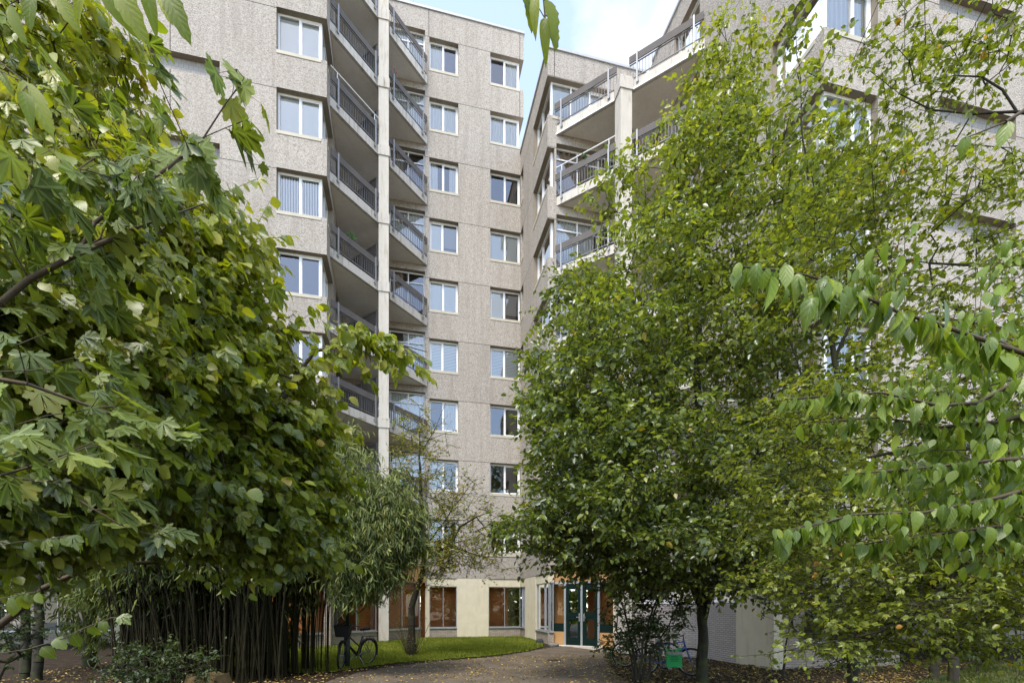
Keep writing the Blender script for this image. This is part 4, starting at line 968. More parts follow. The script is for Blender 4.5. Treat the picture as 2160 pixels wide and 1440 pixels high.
def foliage(rg, centers, tdir, m, L0, per, size, hang=.3, spread=1.0, flat=.35, nup=1.0, tint=(.0, 1.0), tfun=None, pend=0.0, side=.8):
    """twigs round every centre with leaves along them"""
    n = len(centers); C_ = np.repeat(centers, m, 0); Dv = np.repeat(tdir, m, 0); q = rg.normal(0, 1, (n * m, 3)); q[:, 2] *= (1 - flat)
    d = norm(Dv * .6 + norm(q) * spread); d[:, 2] -= hang * .4; d = norm(d); Ls = L0 * rg.uniform(.5, 1.25, n * m)
    P0 = C_; P1 = C_ + d * Ls[:, None] + np.array([0, 0, -1]) * (hang * Ls ** 2 * .5)[:, None]
    ts = np.linspace(.12, 1.0, per); pos = []; dr = []; nr = []
    hz = np.cross(d, UP); hz = norm(hz + 1e-6)
    cl = np.repeat(rg.uniform(-.5, .5, n), m)
    tt = []
    for k, t in enumerate(ts):
        p = P0 + (P1 - P0) * t + np.array([0, 0, 1]) * (hang * Ls ** 2 * .5 * (t - t * t))[:, None] + rg.normal(0, .012, (n * m, 3))
        sgn = (1 if k % 2 else -1) if t < .99 else 0
        ld = d * (.55 if t < .99 else 1) + hz * sgn * side + rg.normal(0, .28, (n * m, 3)); ld[:, 2] -= hang + pend
        if BIAS[0] is not None: ld = ld + BIAS[0]
        nn = UP * nup + rg.normal(0, .62, (n * m, 3)) + (d * .25)
        pos.append(p); dr.append(ld); nr.append(nn); tt.append(cl)
    pos = np.concatenate(pos); dr = norm(np.concatenate(dr)); nr = np.concatenate(nr); cl = np.concatenate(tt)
    sz = size * rg.uniform(.42, 1.25, len(pos)); tn = rg.beta(1.7, 2.0, len(pos)) + cl * .42
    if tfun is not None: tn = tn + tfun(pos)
    tn = np.where(rg.uniform(0, 1, len(pos)) < .005, 1.0, np.clip(tn, 0, .93)); tn = tint[0] + tn * (tint[1] - tint[0])
    return pos, dr, nr, sz, tn, P0, P1
def tree(name, loc, label, cat, spines, targets, leaf, tpl, bark, seed, m=4, L0=.3, per=7, size=.08, tipr=.006, hang=.3, twr=.0022, group=None, nup=1.0, flat=.35, tfun=None, pend=0, spread=1.0, keep=None, up=.1, side=.8, jit=.06, trunk='trunk', crown='crown', step=.28):
    rg = np.random.default_rng(seed); root = empty(name, loc, label, cat, group)
    A, B, ra, rb, td = skeleton(rg, spines, targets, tipr, jit, step, up)
    big = ra > .028 if trunk == 'trunk' else ra > 9
    pos, dr, nr, sz, tn, P0, P1 = foliage(rg, targets, td, m, L0, per, size, hang, spread, flat, nup, tfun=tfun, pend=pend, side=side)
    if keep is not None:
        k = keep(pos); pos, dr, nr, sz, tn = pos[k], dr[k], nr[k], sz[k], tn[k]
    if big.any(): tr = tubes(trunk, BK[bark], A[big], B[big], ra[big], rb[big], root, 9)
    sm = ~big
    SA = np.concatenate([A[sm], P0]); SB = np.concatenate([B[sm], P1]); sa = np.concatenate([ra[sm], np.full(len(P0), twr * 1.4)]); sb = np.concatenate([rb[sm], np.full(len(P0), twr * .6)])
    tubes('branches', BK[bark], SA, SB, sa, sb, root, 4)
    place(crown, LF[leaf], TPL[tpl], pos, dr, nr, sz, tn, root, rg)
    return root

# ---- hornbeam in the middle right
rg = np.random.default_rng(21)
tb = PX(1481, 1438, 10.75); tb[2] = ground_z(tb[0], tb[1]) - .05
tp = lambda px, py, Y=10.75: PX(px, py, Y)
T = blob(rg, [(1535, 170, 10.8, 70, 150, .8, 50), (1505, 330, 10.8, 110, 150, 1.2, 76), (1430, 430, 10.6, 110, 150, 1.5, 70), (1560, 450, 10.8, 170, 170, 1.6, 110),
   (1370, 620, 10.2, 170, 130, 2.0, 150), (1560, 640, 10.6, 190, 170, 2.2, 140), (1270, 800, 9.9, 160, 110, 2.2, 170), (1480, 800, 10.2, 180, 130, 2.2, 110), (1600, 760, 10.3, 90, 90, 1.6, 36), (1620, 900, 10.3, 150, 60, 2.0, 60),
   (1235, 960, 9.6, 135, 110, 2.2, 170), (1420, 960, 9.2, 160, 80, 2.0, 80), (1290, 1080, 9.2, 170, 70, 2.0, 150), (1560, 1060, 9.4, 190, 90, 2.2, 130), (1660, 980, 9.8, 160, 110, 2.0, 100),
   (1130, 1120, 9.2, 90, 45, 1.0, 40), (1400, 1150, 9.0, 230, 50, 1.8, 130), (1380, 1210, 9.2, 110, 30, 1.2, 34), (1235, 1190, 9.4, 60, 16, .7, 20), (1560, 1200, 9.4, 110, 50, 1.2, 60), (1330, 880, 9.6, 120, 80, 1.5, 50), (1290, 400, 10.2, 45, 50, .5, 9), (1215, 660, 9.9, 70, 60, .8, 26), (1150, 860, 9.6, 50, 60, .8, 24)])
sp = [([tb, tp(1483, 1330), tp(1478, 1180), tp(1482, 1000), tp(1470, 800), tp(1478, 620), tp(1490, 420), tp(1530, 200), tp(1545, 70)], [.135, .105, .10, .09, .075, .06, .04, .022, .008]),
      ([tp(1484, 1310), tp(1505, 1240, 10.6), tp(1540, 1130, 10.3), tp(1590, 980, 10.2), tp(1640, 800, 10.2)], [.075, .07, .055, .04, .02]),
      ([tp(1480, 1290), tp(1450, 1220, 10.5), tp(1400, 1120, 10.0), tp(1330, 1000, 9.8)], [.05, .045, .035, .02]),
      ([tp(1475, 900), tp(1420, 840, 10.3), tp(1330, 760, 10.1), tp(1260, 700, 10)], [.05, .04, .028, .015]),
      ([tp(1474, 780), tp(1540, 700, 10.6), tp(1600, 560, 10.7), tp(1620, 440, 10.7)], [.05, .04, .028, .014])]
tree('hornbeam_tree', tuple(tb), 'tall dense green tree with a mossy upright trunk in front of the right block', 'tree', sp, T, 'horn', 'horn', 'grey', 31, m=6, L0=.46, per=7, size=.112, hang=.28,
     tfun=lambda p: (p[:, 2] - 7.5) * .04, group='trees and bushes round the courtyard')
# ---- undergrowth bush with thin stems, right of the path
bz = lambda px, py, Y=10.4: PX(px, py, Y)
bb = bz(1345, 1432, 10.3); bb[2] = ground_z(bb[0], bb[1]) - .03
sp = [([bb, bz(1335, 1370), bz(1318, 1290), bz(1285, 1210)], [.06, .03, .02, .008]), ([bb + [.1, 0, 0], bz(1362, 1360), bz(1380, 1290), bz(1430, 1180)], [.05, .028, .018, .008]),
      ([bb + [-.05, .1, 0], bz(1330, 1380, 10.6), bz(1300, 1330, 10.6), bz(1310, 1240, 10.6)], [.04, .02, .015, .006]), ([bb + [.15, -.1, 0], bz(1372, 1380, 10.1), bz(1410, 1320, 10.1), bz(1432, 1270, 10), bz(1465, 1330, 10)], [.04, .022, .016, .012, .006]),
      ([bb + [.0, -.1, 0], bz(1355, 1350, 10), bz(1392, 1250, 10), bz(1370, 1150, 10)], [.035, .022, .015, .006])]
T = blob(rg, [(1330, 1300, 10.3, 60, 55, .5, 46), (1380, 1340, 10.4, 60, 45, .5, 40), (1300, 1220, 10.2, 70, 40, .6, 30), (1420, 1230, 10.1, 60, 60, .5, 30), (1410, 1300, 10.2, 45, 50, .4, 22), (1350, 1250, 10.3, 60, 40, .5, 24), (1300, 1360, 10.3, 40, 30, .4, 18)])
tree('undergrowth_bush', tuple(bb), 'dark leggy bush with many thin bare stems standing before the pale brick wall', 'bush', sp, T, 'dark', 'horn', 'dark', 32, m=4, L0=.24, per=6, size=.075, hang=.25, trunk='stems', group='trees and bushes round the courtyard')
# ---- small sparse tree on the lawn
Ys = 14.9; sz_ = lambda px, py, Y=Ys: PX(px, py, Y); s0_ = sz_(868, 1383); s0_[2] = ground_z(s0_[0], s0_[1]) - .03
sp = [([s0_, sz_(868, 1340), sz_(868, 1280), sz_(878, 1245), sz_(892, 1205), sz_(893, 1150), sz_(888, 1060), sz_(884, 960), sz_(886, 860)], [.15, .115, .10, .09, .085, .07, .05, .03, .008]),
      ([sz_(893, 1180), sz_(930, 1160, 14.6), sz_(950, 1150, 14.4), sz_(970, 1110, 14.3), sz_(1005, 1090, 14.3), sz_(1035, 1135, 14.3)], [.05, .045, .04, .03, .022, .008]),
      ([sz_(893, 1160), sz_(930, 1110), sz_(965, 1060), sz_(1000, 1010)], [.03, .02, .014, .005]), ([sz_(889, 1060), sz_(850, 1000), sz_(835, 940)], [.022, .014, .005]),
      ([sz_(886, 960), sz_(920, 900), sz_(940, 850)], [.016, .01, .004]), ([sz_(950, 1150, 14.4), sz_(990, 1165, 14.3), sz_(1040, 1180, 14.3)], [.02, .015, .006])]
T = blob(rg, [(890, 960, 14.9, 65, 110, 1.0, 60, .2), (950, 1060, 14.7, 90, 60, 1.0, 60, .2), (980, 1160, 14.5, 90, 40, 1.0, 75, .2), (850, 1130, 14.7, 60, 60, .8, 30), (915, 1180, 14.6, 50, 40, .6, 36)])
T = np.concatenate([T, T + np.random.default_rng(1).normal(0, .25, T.shape)])
tree('sparse_tree', tuple(s0_), 'slender leaning tree with few yellowing leaves on the lawn by the cream wall', 'tree', sp, T, 'sparse', 'small', 'dark', 33, m=4, L0=.36, per=5, size=.07, hang=.1, flat=.2, twr=.003, group='trees and bushes round the courtyard')
g_ = np.random.default_rng(8); n = 60; a = g_.uniform(0, 6.28, n); A = np.tile(s0_, (n, 1)) + np.column_stack([np.cos(a) * .12, np.sin(a) * .1, np.full(n, .03)]); B = A + np.column_stack([np.cos(a) * g_.uniform(.1, .5, n), np.sin(a) * .3, g_.uniform(.4, 1.25, n)])
br = empty('basal_shoots', tuple(s0_), 'thin upright shoots round the foot of the slender leaning tree', 'bush'); tubes('stems', BK['brown'], A, B, np.full(n, .006), np.full(n, .003), br, 4)
pp = np.concatenate([A + (B - A) * t for t in (.35, .55, .7, .85, 1)]); place('crown', LF['sparse'], TPL['small'], pp, g_.normal(0, 1, pp.shape), np.array([0, 0, 1.]) + g_.normal(0, .5, pp.shape), g_.uniform(.03, .055, len(pp)), g_.uniform(0, .7, len(pp)), br)

# ---- bamboo
rb_ = np.random.default_rng(41)
BC = np.array((-6.6, 10.9)); bam = empty('bamboo_clump', (-6.35, 10.9, 0), 'dense clump of dark bamboo canes with drooping narrow leaves beside the black bicycle', 'bamboo', 'trees and bushes round the courtyard')
nc = 560; ang = rb_.uniform(0, 6.28, nc); rr = np.sqrt(rb_.uniform(0, 1, nc)) * (.9 + .13 * np.sin(ang * 5)) ; bx = BC[0] + np.cos(ang) * rr * 2.35; by = BC[1] + np.sin(ang) * rr * 1.6
order = np.argsort(by); bx, by, ang, rr = bx[order], by[order], ang[order], rr[order]
canes = []
for i in range(6):
    mb = MB(); H = [4.6, 5.2, 5.8, 4.9, 5.5, 6.0][i]; bend = [.5, .9, 1.3, .2, 1.7, .7][i]; r0 = [.015, .017, .016, .011, .014, .019][i]; pts = []; rad = []
    K = 17
    for k in range(K + 1):
        t = k / K; pts.append((bend * t ** 2.4, .06 * math.sin(3 * t + i), H * (t - .10 * t ** 3 * bend))); rad.append(r0 * (1 - .7 * t))
    P2 = []; R2 = []
    for k in range(K):
        a_, b_ = Vector(pts[k]), Vector(pts[k + 1])
        P2 += [a_, a_ + (b_ - a_) * .04, a_ + (b_ - a_) * .08]; R2 += [rad[k], rad[k] * 1.22, rad[k]]
    mb.tube(P2 + [Vector(pts[-1])], R2 + [rad[-1]], 6)
    canes.append(mb)
meshes = []
for i, mb in enumerate(canes): o = mb.build('cane', BK['cane'], bam, local=True, smooth=True); meshes.append(o.data); bpy.data.objects.remove(o)
tips = []; 
def cane_pt(i, t, x, y, az_, s):
    H = [4.6, 5.2, 5.8, 4.9, 5.5, 6.0][i]; bend = [.5, .9, 1.3, .2, 1.7, .7][i]; lx = bend * t ** 2.4; lz = H * (t - .10 * t ** 3 * bend)
    return np.array((x + math.cos(az_) * lx * s, y + math.sin(az_) * lx * s, lz * s))
near = set(np.argsort(by)[:100].tolist()); rest_v = MB()
for j in range(nc):
    i = int(rb_.integers(0, 6)); az_ = ang[j] + rb_.normal(0, .5); s = rb_.uniform(.8, 1.1)
    if j in near:
        o = bpy.data.objects.new('cane', meshes[i]); COL.objects.link(o); o.parent = bam; o.location = (bx[j] - BC[0], by[j] - BC[1], -.02); o.rotation_euler = (rb_.normal(0, .075), rb_.normal(0, .075), az_); o.scale = (s * rb_.uniform(.7, 1.5), s * rb_.uniform(.7, 1.5), s)
    else:
        me = meshes[i]; b0 = len(rest_v.v); ca, sa = math.cos(az_), math.sin(az_)
        for v in me.vertices: x, y, z = v.co; rest_v.v.append((bx[j] + (ca * x - sa * y) * s, by[j] + (sa * x + ca * y) * s, z * s - .02))
        for p in me.polygons: rest_v.f.append(tuple(b0 + k for k in p.vertices)); rest_v.m.append(0); rest_v.uv += [(0, 0)] * len(p.vertices)
    for t in (.5, .6, .7, .8, .88, .96): tips.append(cane_pt(i, t, bx[j], by[j], az_, s))
o = rest_v.build('canes', BK['cane'], bam, smooth=True); tag(o, kind='stuff')
tips = np.array(tips); tips = tips[rb_.uniform(0, 1, len(tips)) < .6]
BT = blob(rb_, [(740, 1110, 10.3, 100, 110, 1.0, 170, .2), (820, 1100, 10.3, 60, 110, .7, 130, .2), (690, 1000, 10.5, 110, 100, 1.2, 110, .2), (770, 1180, 10.2, 80, 55, .6, 110, .2), (730, 1240, 10.4, 60, 30, .5, 40, .2), (850, 1110, 10.2, 40, 80, .5, 60, .2), (600, 1030, 10.4, 130, 110, 1.2, 70), (440, 1000, 10.4, 200, 110, 1.2, 60), (250, 1080, 10.4, 130, 120, 1.2, 90), (110, 1190, 11.2, 90, 60, .8, 90), (430, 1150, 9.9, 230, 50, .8, 110), (330, 1240, 10.8, 170, 60, .9, 130), (560, 1240, 11.2, 110, 60, .9, 90), (400, 1330, 11.4, 220, 50, .8, 110), (190, 1290, 11.4, 40, 80, .6, 30)])
tips = np.concatenate([tips, BT]); td = norm(np.column_stack([tips[:, 0] - BC[0], tips[:, 1] - BC[1], np.full(len(tips), .3)]))
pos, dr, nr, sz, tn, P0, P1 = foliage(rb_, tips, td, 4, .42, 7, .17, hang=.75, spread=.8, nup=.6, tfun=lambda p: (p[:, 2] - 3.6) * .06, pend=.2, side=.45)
place('foliage', LF['bamboo'], TPL['bamboo'], pos, dr, nr, sz, tn, bam, rb_); tubes('twigs', BK['cane'], P0, P1, np.full(len(P0), .003), np.full(len(P0), .0012), bam, 3)
# arching canes that carry the outer foliage
AR = []
for k in range(26):
    a = BT[int(rb_.integers(0, 500))]; b0 = np.array((BC[0] + rb_.uniform(.2, 1.7), BC[1] + rb_.uniform(-.8, .8), 0)); prev = b0
    for t in np.linspace(.1, 1, 10): p = b0 + (a - b0) * np.array((t ** 2.2, t ** 1.5, 1 - (1 - t) ** 1.7)) + UP * .35 * math.sin(math.pi * t); AR.append((prev, p, .014 * (1.05 - t))); prev = p
tubes('arching_cane', BK['cane'], [a[0] for a in AR], [a[1] for a in AR], [a[2] + .002 for a in AR], [a[2] for a in AR], bam, 5)

# ---- big left tree, broad leaves
hz = lambda px, py, Y: PX(px, py, Y)
rg = np.random.default_rng(22)
hb = np.array((-5.3, 4.7, -.03))
Tz = [(50, 300, 3.5, 170, 200, .9, 54), (230, 450, 3.6, 190, 140, .9, 56), (400, 460, 3.8, 110, 90, .7, 26), (150, 620, 3.1, 230, 150, .8, 72), (380, 610, 3.8, 130, 105, 1.0, 60), (470, 690, 4.3, 80, 70, .8, 26), (480, 540, 4.2, 40, 40, .4, 6), (575, 680, 4.3, 30, 20, .3, 4),
      (100, 850, 3.2, 200, 160, .9, 66), (350, 830, 3.6, 190, 130, 1.0, 80), (510, 840, 4.2, 100, 95, .9, 46), (630, 790, 4.3, 30, 20, .3, 5), (610, 900, 4.6, 60, 60, .8, 22), (650, 970, 4.8, 40, 40, .4, 9), (250, 1020, 3.5, 220, 100, .9, 60), (480, 1010, 4.1, 140, 90, .9, 56), (60, 1080, 3.2, 130, 100, .7, 46), (650, 1040, 5.0, 60, 50, .5, 16), (560, 1120, 4.8, 100, 40, .5, 26), (230, 230, 3.7, 70, 60, .5, 7),
      (150, 130, 3.6, 140, 110, .7, 34), (560, 1130, 4.4, 130, 60, .7, 26), (760, 728, 4.2, 50, 10, .2, 6), (830, 738, 4.2, 15, 8, .1, 2), (40, 600, 4.6, 200, 400, .8, 70), (330, 800, 5.0, 220, 230, .8, 100), (590, 950, 5.2, 80, 90, .6, 26), (20, 1150, 3.6, 90, 30, .5, 10), (530, 520, 4.3, 20, 20, .2, 3), (670, 860, 4.5, 25, 20, .2, 4)]
T = blob(rg, Tz)
sp = [([hb, (-5.0, 4.5, 1.5), (-4.4, 4.2, 3.0), (-3.6, 4.0, 4.3)], [.13, .11, .08, .03]),
      ([(-5.0, 4.5, 1.4), hz(60, 1060, 4.1), hz(300, 960, 4.1), hz(560, 900, 4.3), hz(620, 800, 4.3), hz(665, 740, 4.25), hz(760, 722, 4.2), hz(840, 725, 4.2), hz(900, 742, 4.2)], [.06, .05, .04, .03, .024, .018, .013, .009, .004]),
      ([(-4.6, 4.3, 2.4), hz(100, 620, 3.9), hz(260, 500, 3.7), hz(390, 360, 3.6)], [.05, .04, .028, .01]),
      ([(-5.1, 4.6, 1.1), hz(90, 1240, 4.2), hz(200, 1190, 4.3), hz(330, 1185, 4.4), hz(390, 1120, 4.4)], [.04, .024, .02, .016, .006])]
BIAS[0] = np.array((.75, .1, -.45))
tree('hazel_tree', tuple(hb), 'very large broad-leaved tree filling the left side of the courtyard above the bamboo', 'tree', sp, T, 'hazel', 'hazel', 'brown', 34, m=5, L0=.34, per=8, size=.090, hang=.50, nup=.85, twr=.002,
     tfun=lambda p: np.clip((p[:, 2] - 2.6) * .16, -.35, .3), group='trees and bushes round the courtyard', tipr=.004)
# ---- maple branches in front
mb_ = np.array((-3.4, 2.6, -.03)); rg = np.random.default_rng(23)
def strand(rg, pts, n, jit):
    pts = np.array(pts); seg = np.linalg.norm(np.diff(pts, axis=0), axis=1); cum = np.concatenate([[0], np.cumsum(seg)]); t = np.linspace(cum[-1] * .12, cum[-1], n)
    return np.column_stack([np.interp(t, cum, pts[:, k]) for k in range(3)]) + rg.normal(0, jit, (n, 3))
s1 = [hz(-60, 690, 2.2), hz(60, 590, 2.2), hz(165, 535, 2.2), hz(290, 480, 2.3), hz(430, 430, 2.4)]
s2 = [hz(165, 535, 2.2), hz(200, 470, 2.25), hz(300, 390, 2.3), hz(360, 350, 2.35), hz(430, 290, 2.4), hz(475, 220, 2.4), hz(515, 165, 2.4)]
s3 = [hz(-60, 790, 2.0), hz(60, 810, 2.0), hz(200, 860, 2.1), hz(330, 905, 2.2), hz(400, 925, 2.25)]
s4 = [hz(-60, 1020, 1.9), hz(60, 985, 1.9), hz(130, 960, 1.9), hz(200, 930, 1.95)]
s5 = [hz(-60, 990, 2.1), hz(110, 1020, 2.1), hz(200, 1075, 2.1), hz(260, 1110, 2.15), hz(330, 1130, 2.2)]
sp = [([mb_, (-3.1, 2.5, 1.2), hz(-120, 720, 2.25), s1[0]] + s1[1:], [.06, .05, .025, .02, .017, .014, .01, .004]), (s2, [.011, .01, .009, .008, .006, .004, .002]), ([(-3.1, 2.5, 1.6)] + s3, [.02, .01, .008, .006, .005, .002]), ([(-3.1, 2.5, 1.5)] + s4, [.015, .006, .005, .004, .002]), ([(-3.1, 2.5, 1.4)] + s5, [.015, .006, .005, .004, .004, .002])]
T = np.concatenate([strand(rg, s1, 12, .10), strand(rg, s2, 15, .07), strand(rg, s3, 9, .07), strand(rg, s5, 9, .06), strand(rg, s4, 5, .05), blob(rg, [(110, 480, 2.3, 160, 130, .3, 14), (300, 330, 2.5, 140, 70, .3, 9), (120, 820, 2.2, 150, 110, .3, 14)])])
tree('maple_tree', tuple(mb_), 'maple with long side branches of large lobed leaves, nearest on the left', 'tree', sp, T, 'maple', 'maple', 'brown', 35, m=2, L0=.12, per=2, size=.115, hang=.55, nup=.8, twr=.0016, tipr=.0022, group='trees and bushes round the courtyard', side=.6)
BIAS[0] = None
# ---- box elder overhead
rg = np.random.default_rng(24)
eb = np.array((-2.6, -2.2, 0)); 
sp = [([eb, (-2.4, -1.8, 2.2), (-1.7, -.6, 3.5), (-1.0, .7, 3.7), (-.3, 1.25, 3.62), (.2, 1.35, 3.45)], [.14, .12, .06, .03, .014, .006]), ([(.05, 1.33, 3.5), hz(1145, -20, 1.38), hz(1150, 40, 1.38), hz(1151, 60, 1.38)], [.004, .003, .0025, .002]),
      ([(-1.3, .4, 3.65), (-1.4, 1.1, 3.45), hz(150, -60, 1.5)], [.015, .01, .004])]
root = empty('box_elder_tree', tuple(eb), 'overhead tree whose yellow-green serrated leaves hang in at the top edge', 'tree', 'trees and bushes round the courtyard')
A, B, ra, rb, td = skeleton(rg, sp, np.array([hz(1151, 62, 1.38)]), .002, .01)
big = ra > .028; tubes('trunk', BK['brown'], A[big], B[big], ra[big], rb[big], root, 9); tubes('branches', BK['brown'], A[~big], B[~big], ra[~big], rb[~big], root, 5)
def leaf_px(p0, p1, Y, Y1=None): a = hz(*p0, Y); b_ = hz(*p1, Y1 or Y); return a, b_ - a
lst = [((1130, -8), (1120, 0 + 58), 1.38), ((1150, 2), (1132, -60), 1.38), ((1118, -14), (1128, 60), 1.40), ((1152, -2), (1190, 72), 1.36), ((1148, 36), (1152, 116), 1.38), ((1160, 42), (1184, 100), 1.40), ((1104, -40), (1108, 6), 1.38),
       ((240, -40), (305, 84), 1.30), ((215, -30), (258, 60), 1.4), ((300, -40), (330, 50), 1.45), ((345, -30), (396, 82), 1.35), ((338, -20), (355, 42), 1.5), ((180, -20), (130, 34), 1.5), ((120, -10), (160, 60), 1.55), ((70, -20), (40, 60), 1.5), ((20, 10), (38, 90), 1.5),
       ((48, 168), (116, 278), 1.15), ((48, 192), (66, 250), 1.12), ((70, 190), (105, 222), 1.2), ((0, 150), (14, 178), 1.3), ((110, 190), (60, 165), 1.2)]
ps = []; ds = []; ss = []
for a_, b_, Y in lst: p, d = leaf_px(a_, b_, Y, Y - .03); ps.append(p); ds.append(d); ss.append(np.linalg.norm(d) * .74)
ps = np.array(ps); ds = np.array(ds); ss = np.array(ss)
place('crown', LF['elder'], TPL['elder'], ps, ds, np.array([.15, -1, .35]) + rg.normal(0, .3, ps.shape), ss, rg.uniform(.1, .95, len(ps)), root, rg)
sA = []; sB = []
for i in range(7): sA.append(ps[i]); sB.append(hz(1149, -15 + i * 9 if i > 2 else -20, 1.38))
for i in range(16, 20): sA.append(ps[i]); sB.append(hz(60, 178, 1.16))
sA.append(hz(60, 178, 1.16)); sB.append(hz(-40, 100, 1.25)); sA.append(hz(-40, 100, 1.25)); sB.append(hz(-60, -80, 1.4))
for i in range(7, 16): sA.append(ps[i]); sB.append(ps[i] + (hz(200, -90, 1.5) - ps[i]) * .6)
tubes('leaf_stalk', BK['brown'], sA, sB, np.full(len(sA), .0014), np.full(len(sA), .0014), root, 5)
# ---- yellowing tree far behind on the left
rg = np.random.default_rng(25); yb = np.array((-10.6, 12.2, -.03)); Yf = 12.0
T = blob(rg, [(100, 60, Yf, 110, 120, 1.4, 90), (160, 220, Yf, 100, 110, 1.3, 80), (40, 330, Yf, 180, 160, 1.6, 80), (220, 420, Yf, 60, 160, 1.2, 40)])
tree('yellowing_tree', tuple(yb), 'fine-leaved yellowing tree against the left facade, seen behind the broad leaves', 'tree', [([yb, (-10.5, 12.1, 4), (-10.9, 12, 9), (-11.2, 12, 14), (-11.3, 12, 16)], [.16, .13, .09, .04, .01])], T, 'sparse', 'small', 'dark', 36, m=5, L0=.45, per=7, size=.085, hang=.2, group='trees and bushes round the courtyard')
# ---- right: small-leaved thicket tree
rg = np.random.default_rng(26); fb = np.array((6.6, 5.6, -.2)); fz = PX
Tz = [(2080, 60, 4.8, 110, 90, .6, 20), (1960, 110, 4.9, 110, 90, .6, 16), (1850, 330, 5.4, 110, 100, .7, 26), (1880, 60, 5.6, 60, 50, .4, 5), (1900, 480, 5.2, 150, 130, .8, 46), (2100, 430, 4.9, 90, 110, .6, 26), (2080, 620, 4.9, 120, 90, .7, 38), (1760, 500, 5.8, 110, 140, .7, 44),
      (2000, 760, 5.2, 110, 90, .8, 44), (1780, 900, 5.2, 160, 110, .8, 80), (2050, 900, 4.8, 150, 140, .9, 90), (1650, 1000, 5.4, 110, 120, .7, 50), (1850, 1080, 4.9, 200, 100, .9, 120), (2080, 1120, 4.6, 140, 120, .8, 90), (1800, 1220, 4.8, 170, 60, .7, 60), (1980, 1260, 4.6, 160, 60, .7, 55), (2140, 1250, 4.5, 70, 110, .5, 40), (1620, 1230, 5.6, 80, 50, .4, 14), (1760, 1310, 5.6, 130, 50, .5, 34), (1930, 1340, 5.4, 120, 50, .5, 36), (2110, 1330, 5.2, 70, 60, .5, 30), (1690, 1110, 5.4, 90, 70, .5, 30)]
T = blob(rg, Tz)
sp = [([fb, (6.3, 5.4, 2.0), (6.1, 5.3, 4.2), (6.0, 5.2, 6.6), (5.8, 5.1, 8.6)], [.15, .12, .09, .05, .015]),
      ([(6.1, 5.3, 4.6), fz(2250, 250, 4.9), fz(2140, 236, 4.8), fz(2050, 240, 4.8), fz(1965, 232, 4.8), fz(1900, 200, 4.8), fz(1835, 150, 4.9)], [.03, .02, .017, .014, .010, .007, .003]),
      ([fz(2145, 236, 4.8), fz(2115, 190, 4.8), fz(2070, 162, 4.8), fz(2010, 160, 4.8), fz(1930, 180, 4.9), fz(1880, 205, 4.9)], [.013, .012, .010, .008, .005, .002]),
      ([(6.3, 5.4, 3.4), fz(2200, 560, 5), fz(2060, 560, 5), fz(1960, 555, 5.1), fz(1860, 540, 5.2)], [.04, .025, .018, .012, .005]),
      ([(6.3, 5.4, 2.2), fz(2160, 930, 4.9), fz(2020, 945, 4.9), fz(1900, 950, 5), fz(1830, 965, 5), fz(1700, 945, 5.2)], [.05, .03, .022, .017, .013, .006]),
      ([(6.3, 5.4, 1.2), fz(2100, 1150, 4.6), fz(1960, 1260, 4.5), fz(1860, 1330, 4.5), fz(1660, 1370, 4.5)], [.05, .028, .018, .012, .004]),
      ([fz(1960, 1260, 4.5), fz(2060, 1170, 4.5), fz(2160, 1060, 4.5)], [.02, .016, .01])]
T = np.concatenate([T, strand(rg, [fz(1960, 1260, 4.5), fz(1860, 1330, 4.5), fz(1650, 1375, 4.5)], 16, .10), strand(rg, [fz(2050, 240, 4.8), fz(1900, 200, 4.8), fz(1835, 150, 4.9)], 8, .12)])
tree('field_maple_tree', tuple(fb), 'wide small-leaved tree with thin twisting branches along the right edge', 'tree', sp, T, 'field', 'field', 'dark', 37, m=4, L0=.34, per=7, size=.055, hang=.2, twr=.002, tipr=.0035, nup=.9, flat=.5, group='trees and bushes round the courtyard', jit=.12, tfun=lambda p: -.05 + 0 * p[:, 0])
# ---- tall loose tree with round leaves behind the hornbeam, right
rg = np.random.default_rng(27); ab = np.array((6.0, 8.6, -.2)); 
T = blob(rg, [(1650, 260, 8.4, 50, 120, .8, 18), (1740, 380, 8.4, 80, 110, .9, 34), (1820, 420, 8.4, 90, 140, .9, 50), (1700, 520, 8.4, 90, 130, .9, 60), (1820, 650, 8.2, 110, 120, .9, 56), (1680, 860, 8.2, 100, 40, .9, 18), (1860, 790, 8.2, 40, 90, .6, 12), (1640, 640, 8.4, 60, 120, .8, 34), (1680, 60, 8.4, 12, 60, .3, 6), (1740, 120, 8.4, 10, 50, .3, 4)])
tree('alder_tree', tuple(ab), 'loose multi-stemmed tree with small round leaves reaching up before the right window bay', 'tree', [([ab, (6.0, 8.5, 2), fz(1800, 1000, 8.4), fz(1760, 760, 8.4), fz(1730, 520, 8.4), fz(1690, 260, 8.4), fz(1680, 40, 8.4)], [.09, .08, .06, .045, .03, .015, .004]), ([fz(1795, 980, 8.4), fz(1700, 820, 8.4), fz(1640, 640, 8.4)], [.03, .02, .006]), ([fz(1760, 760, 8.4), fz(1850, 560, 8.4), fz(1890, 400, 8.4)], [.03, .02, .006])],
     T, 'horn', 'hornbig', 'dark', 38, m=4, L0=.34, per=5, size=.105, hang=.1, group='trees and bushes round the courtyard', tfun=lambda p: .12 + 0 * p[:, 0])
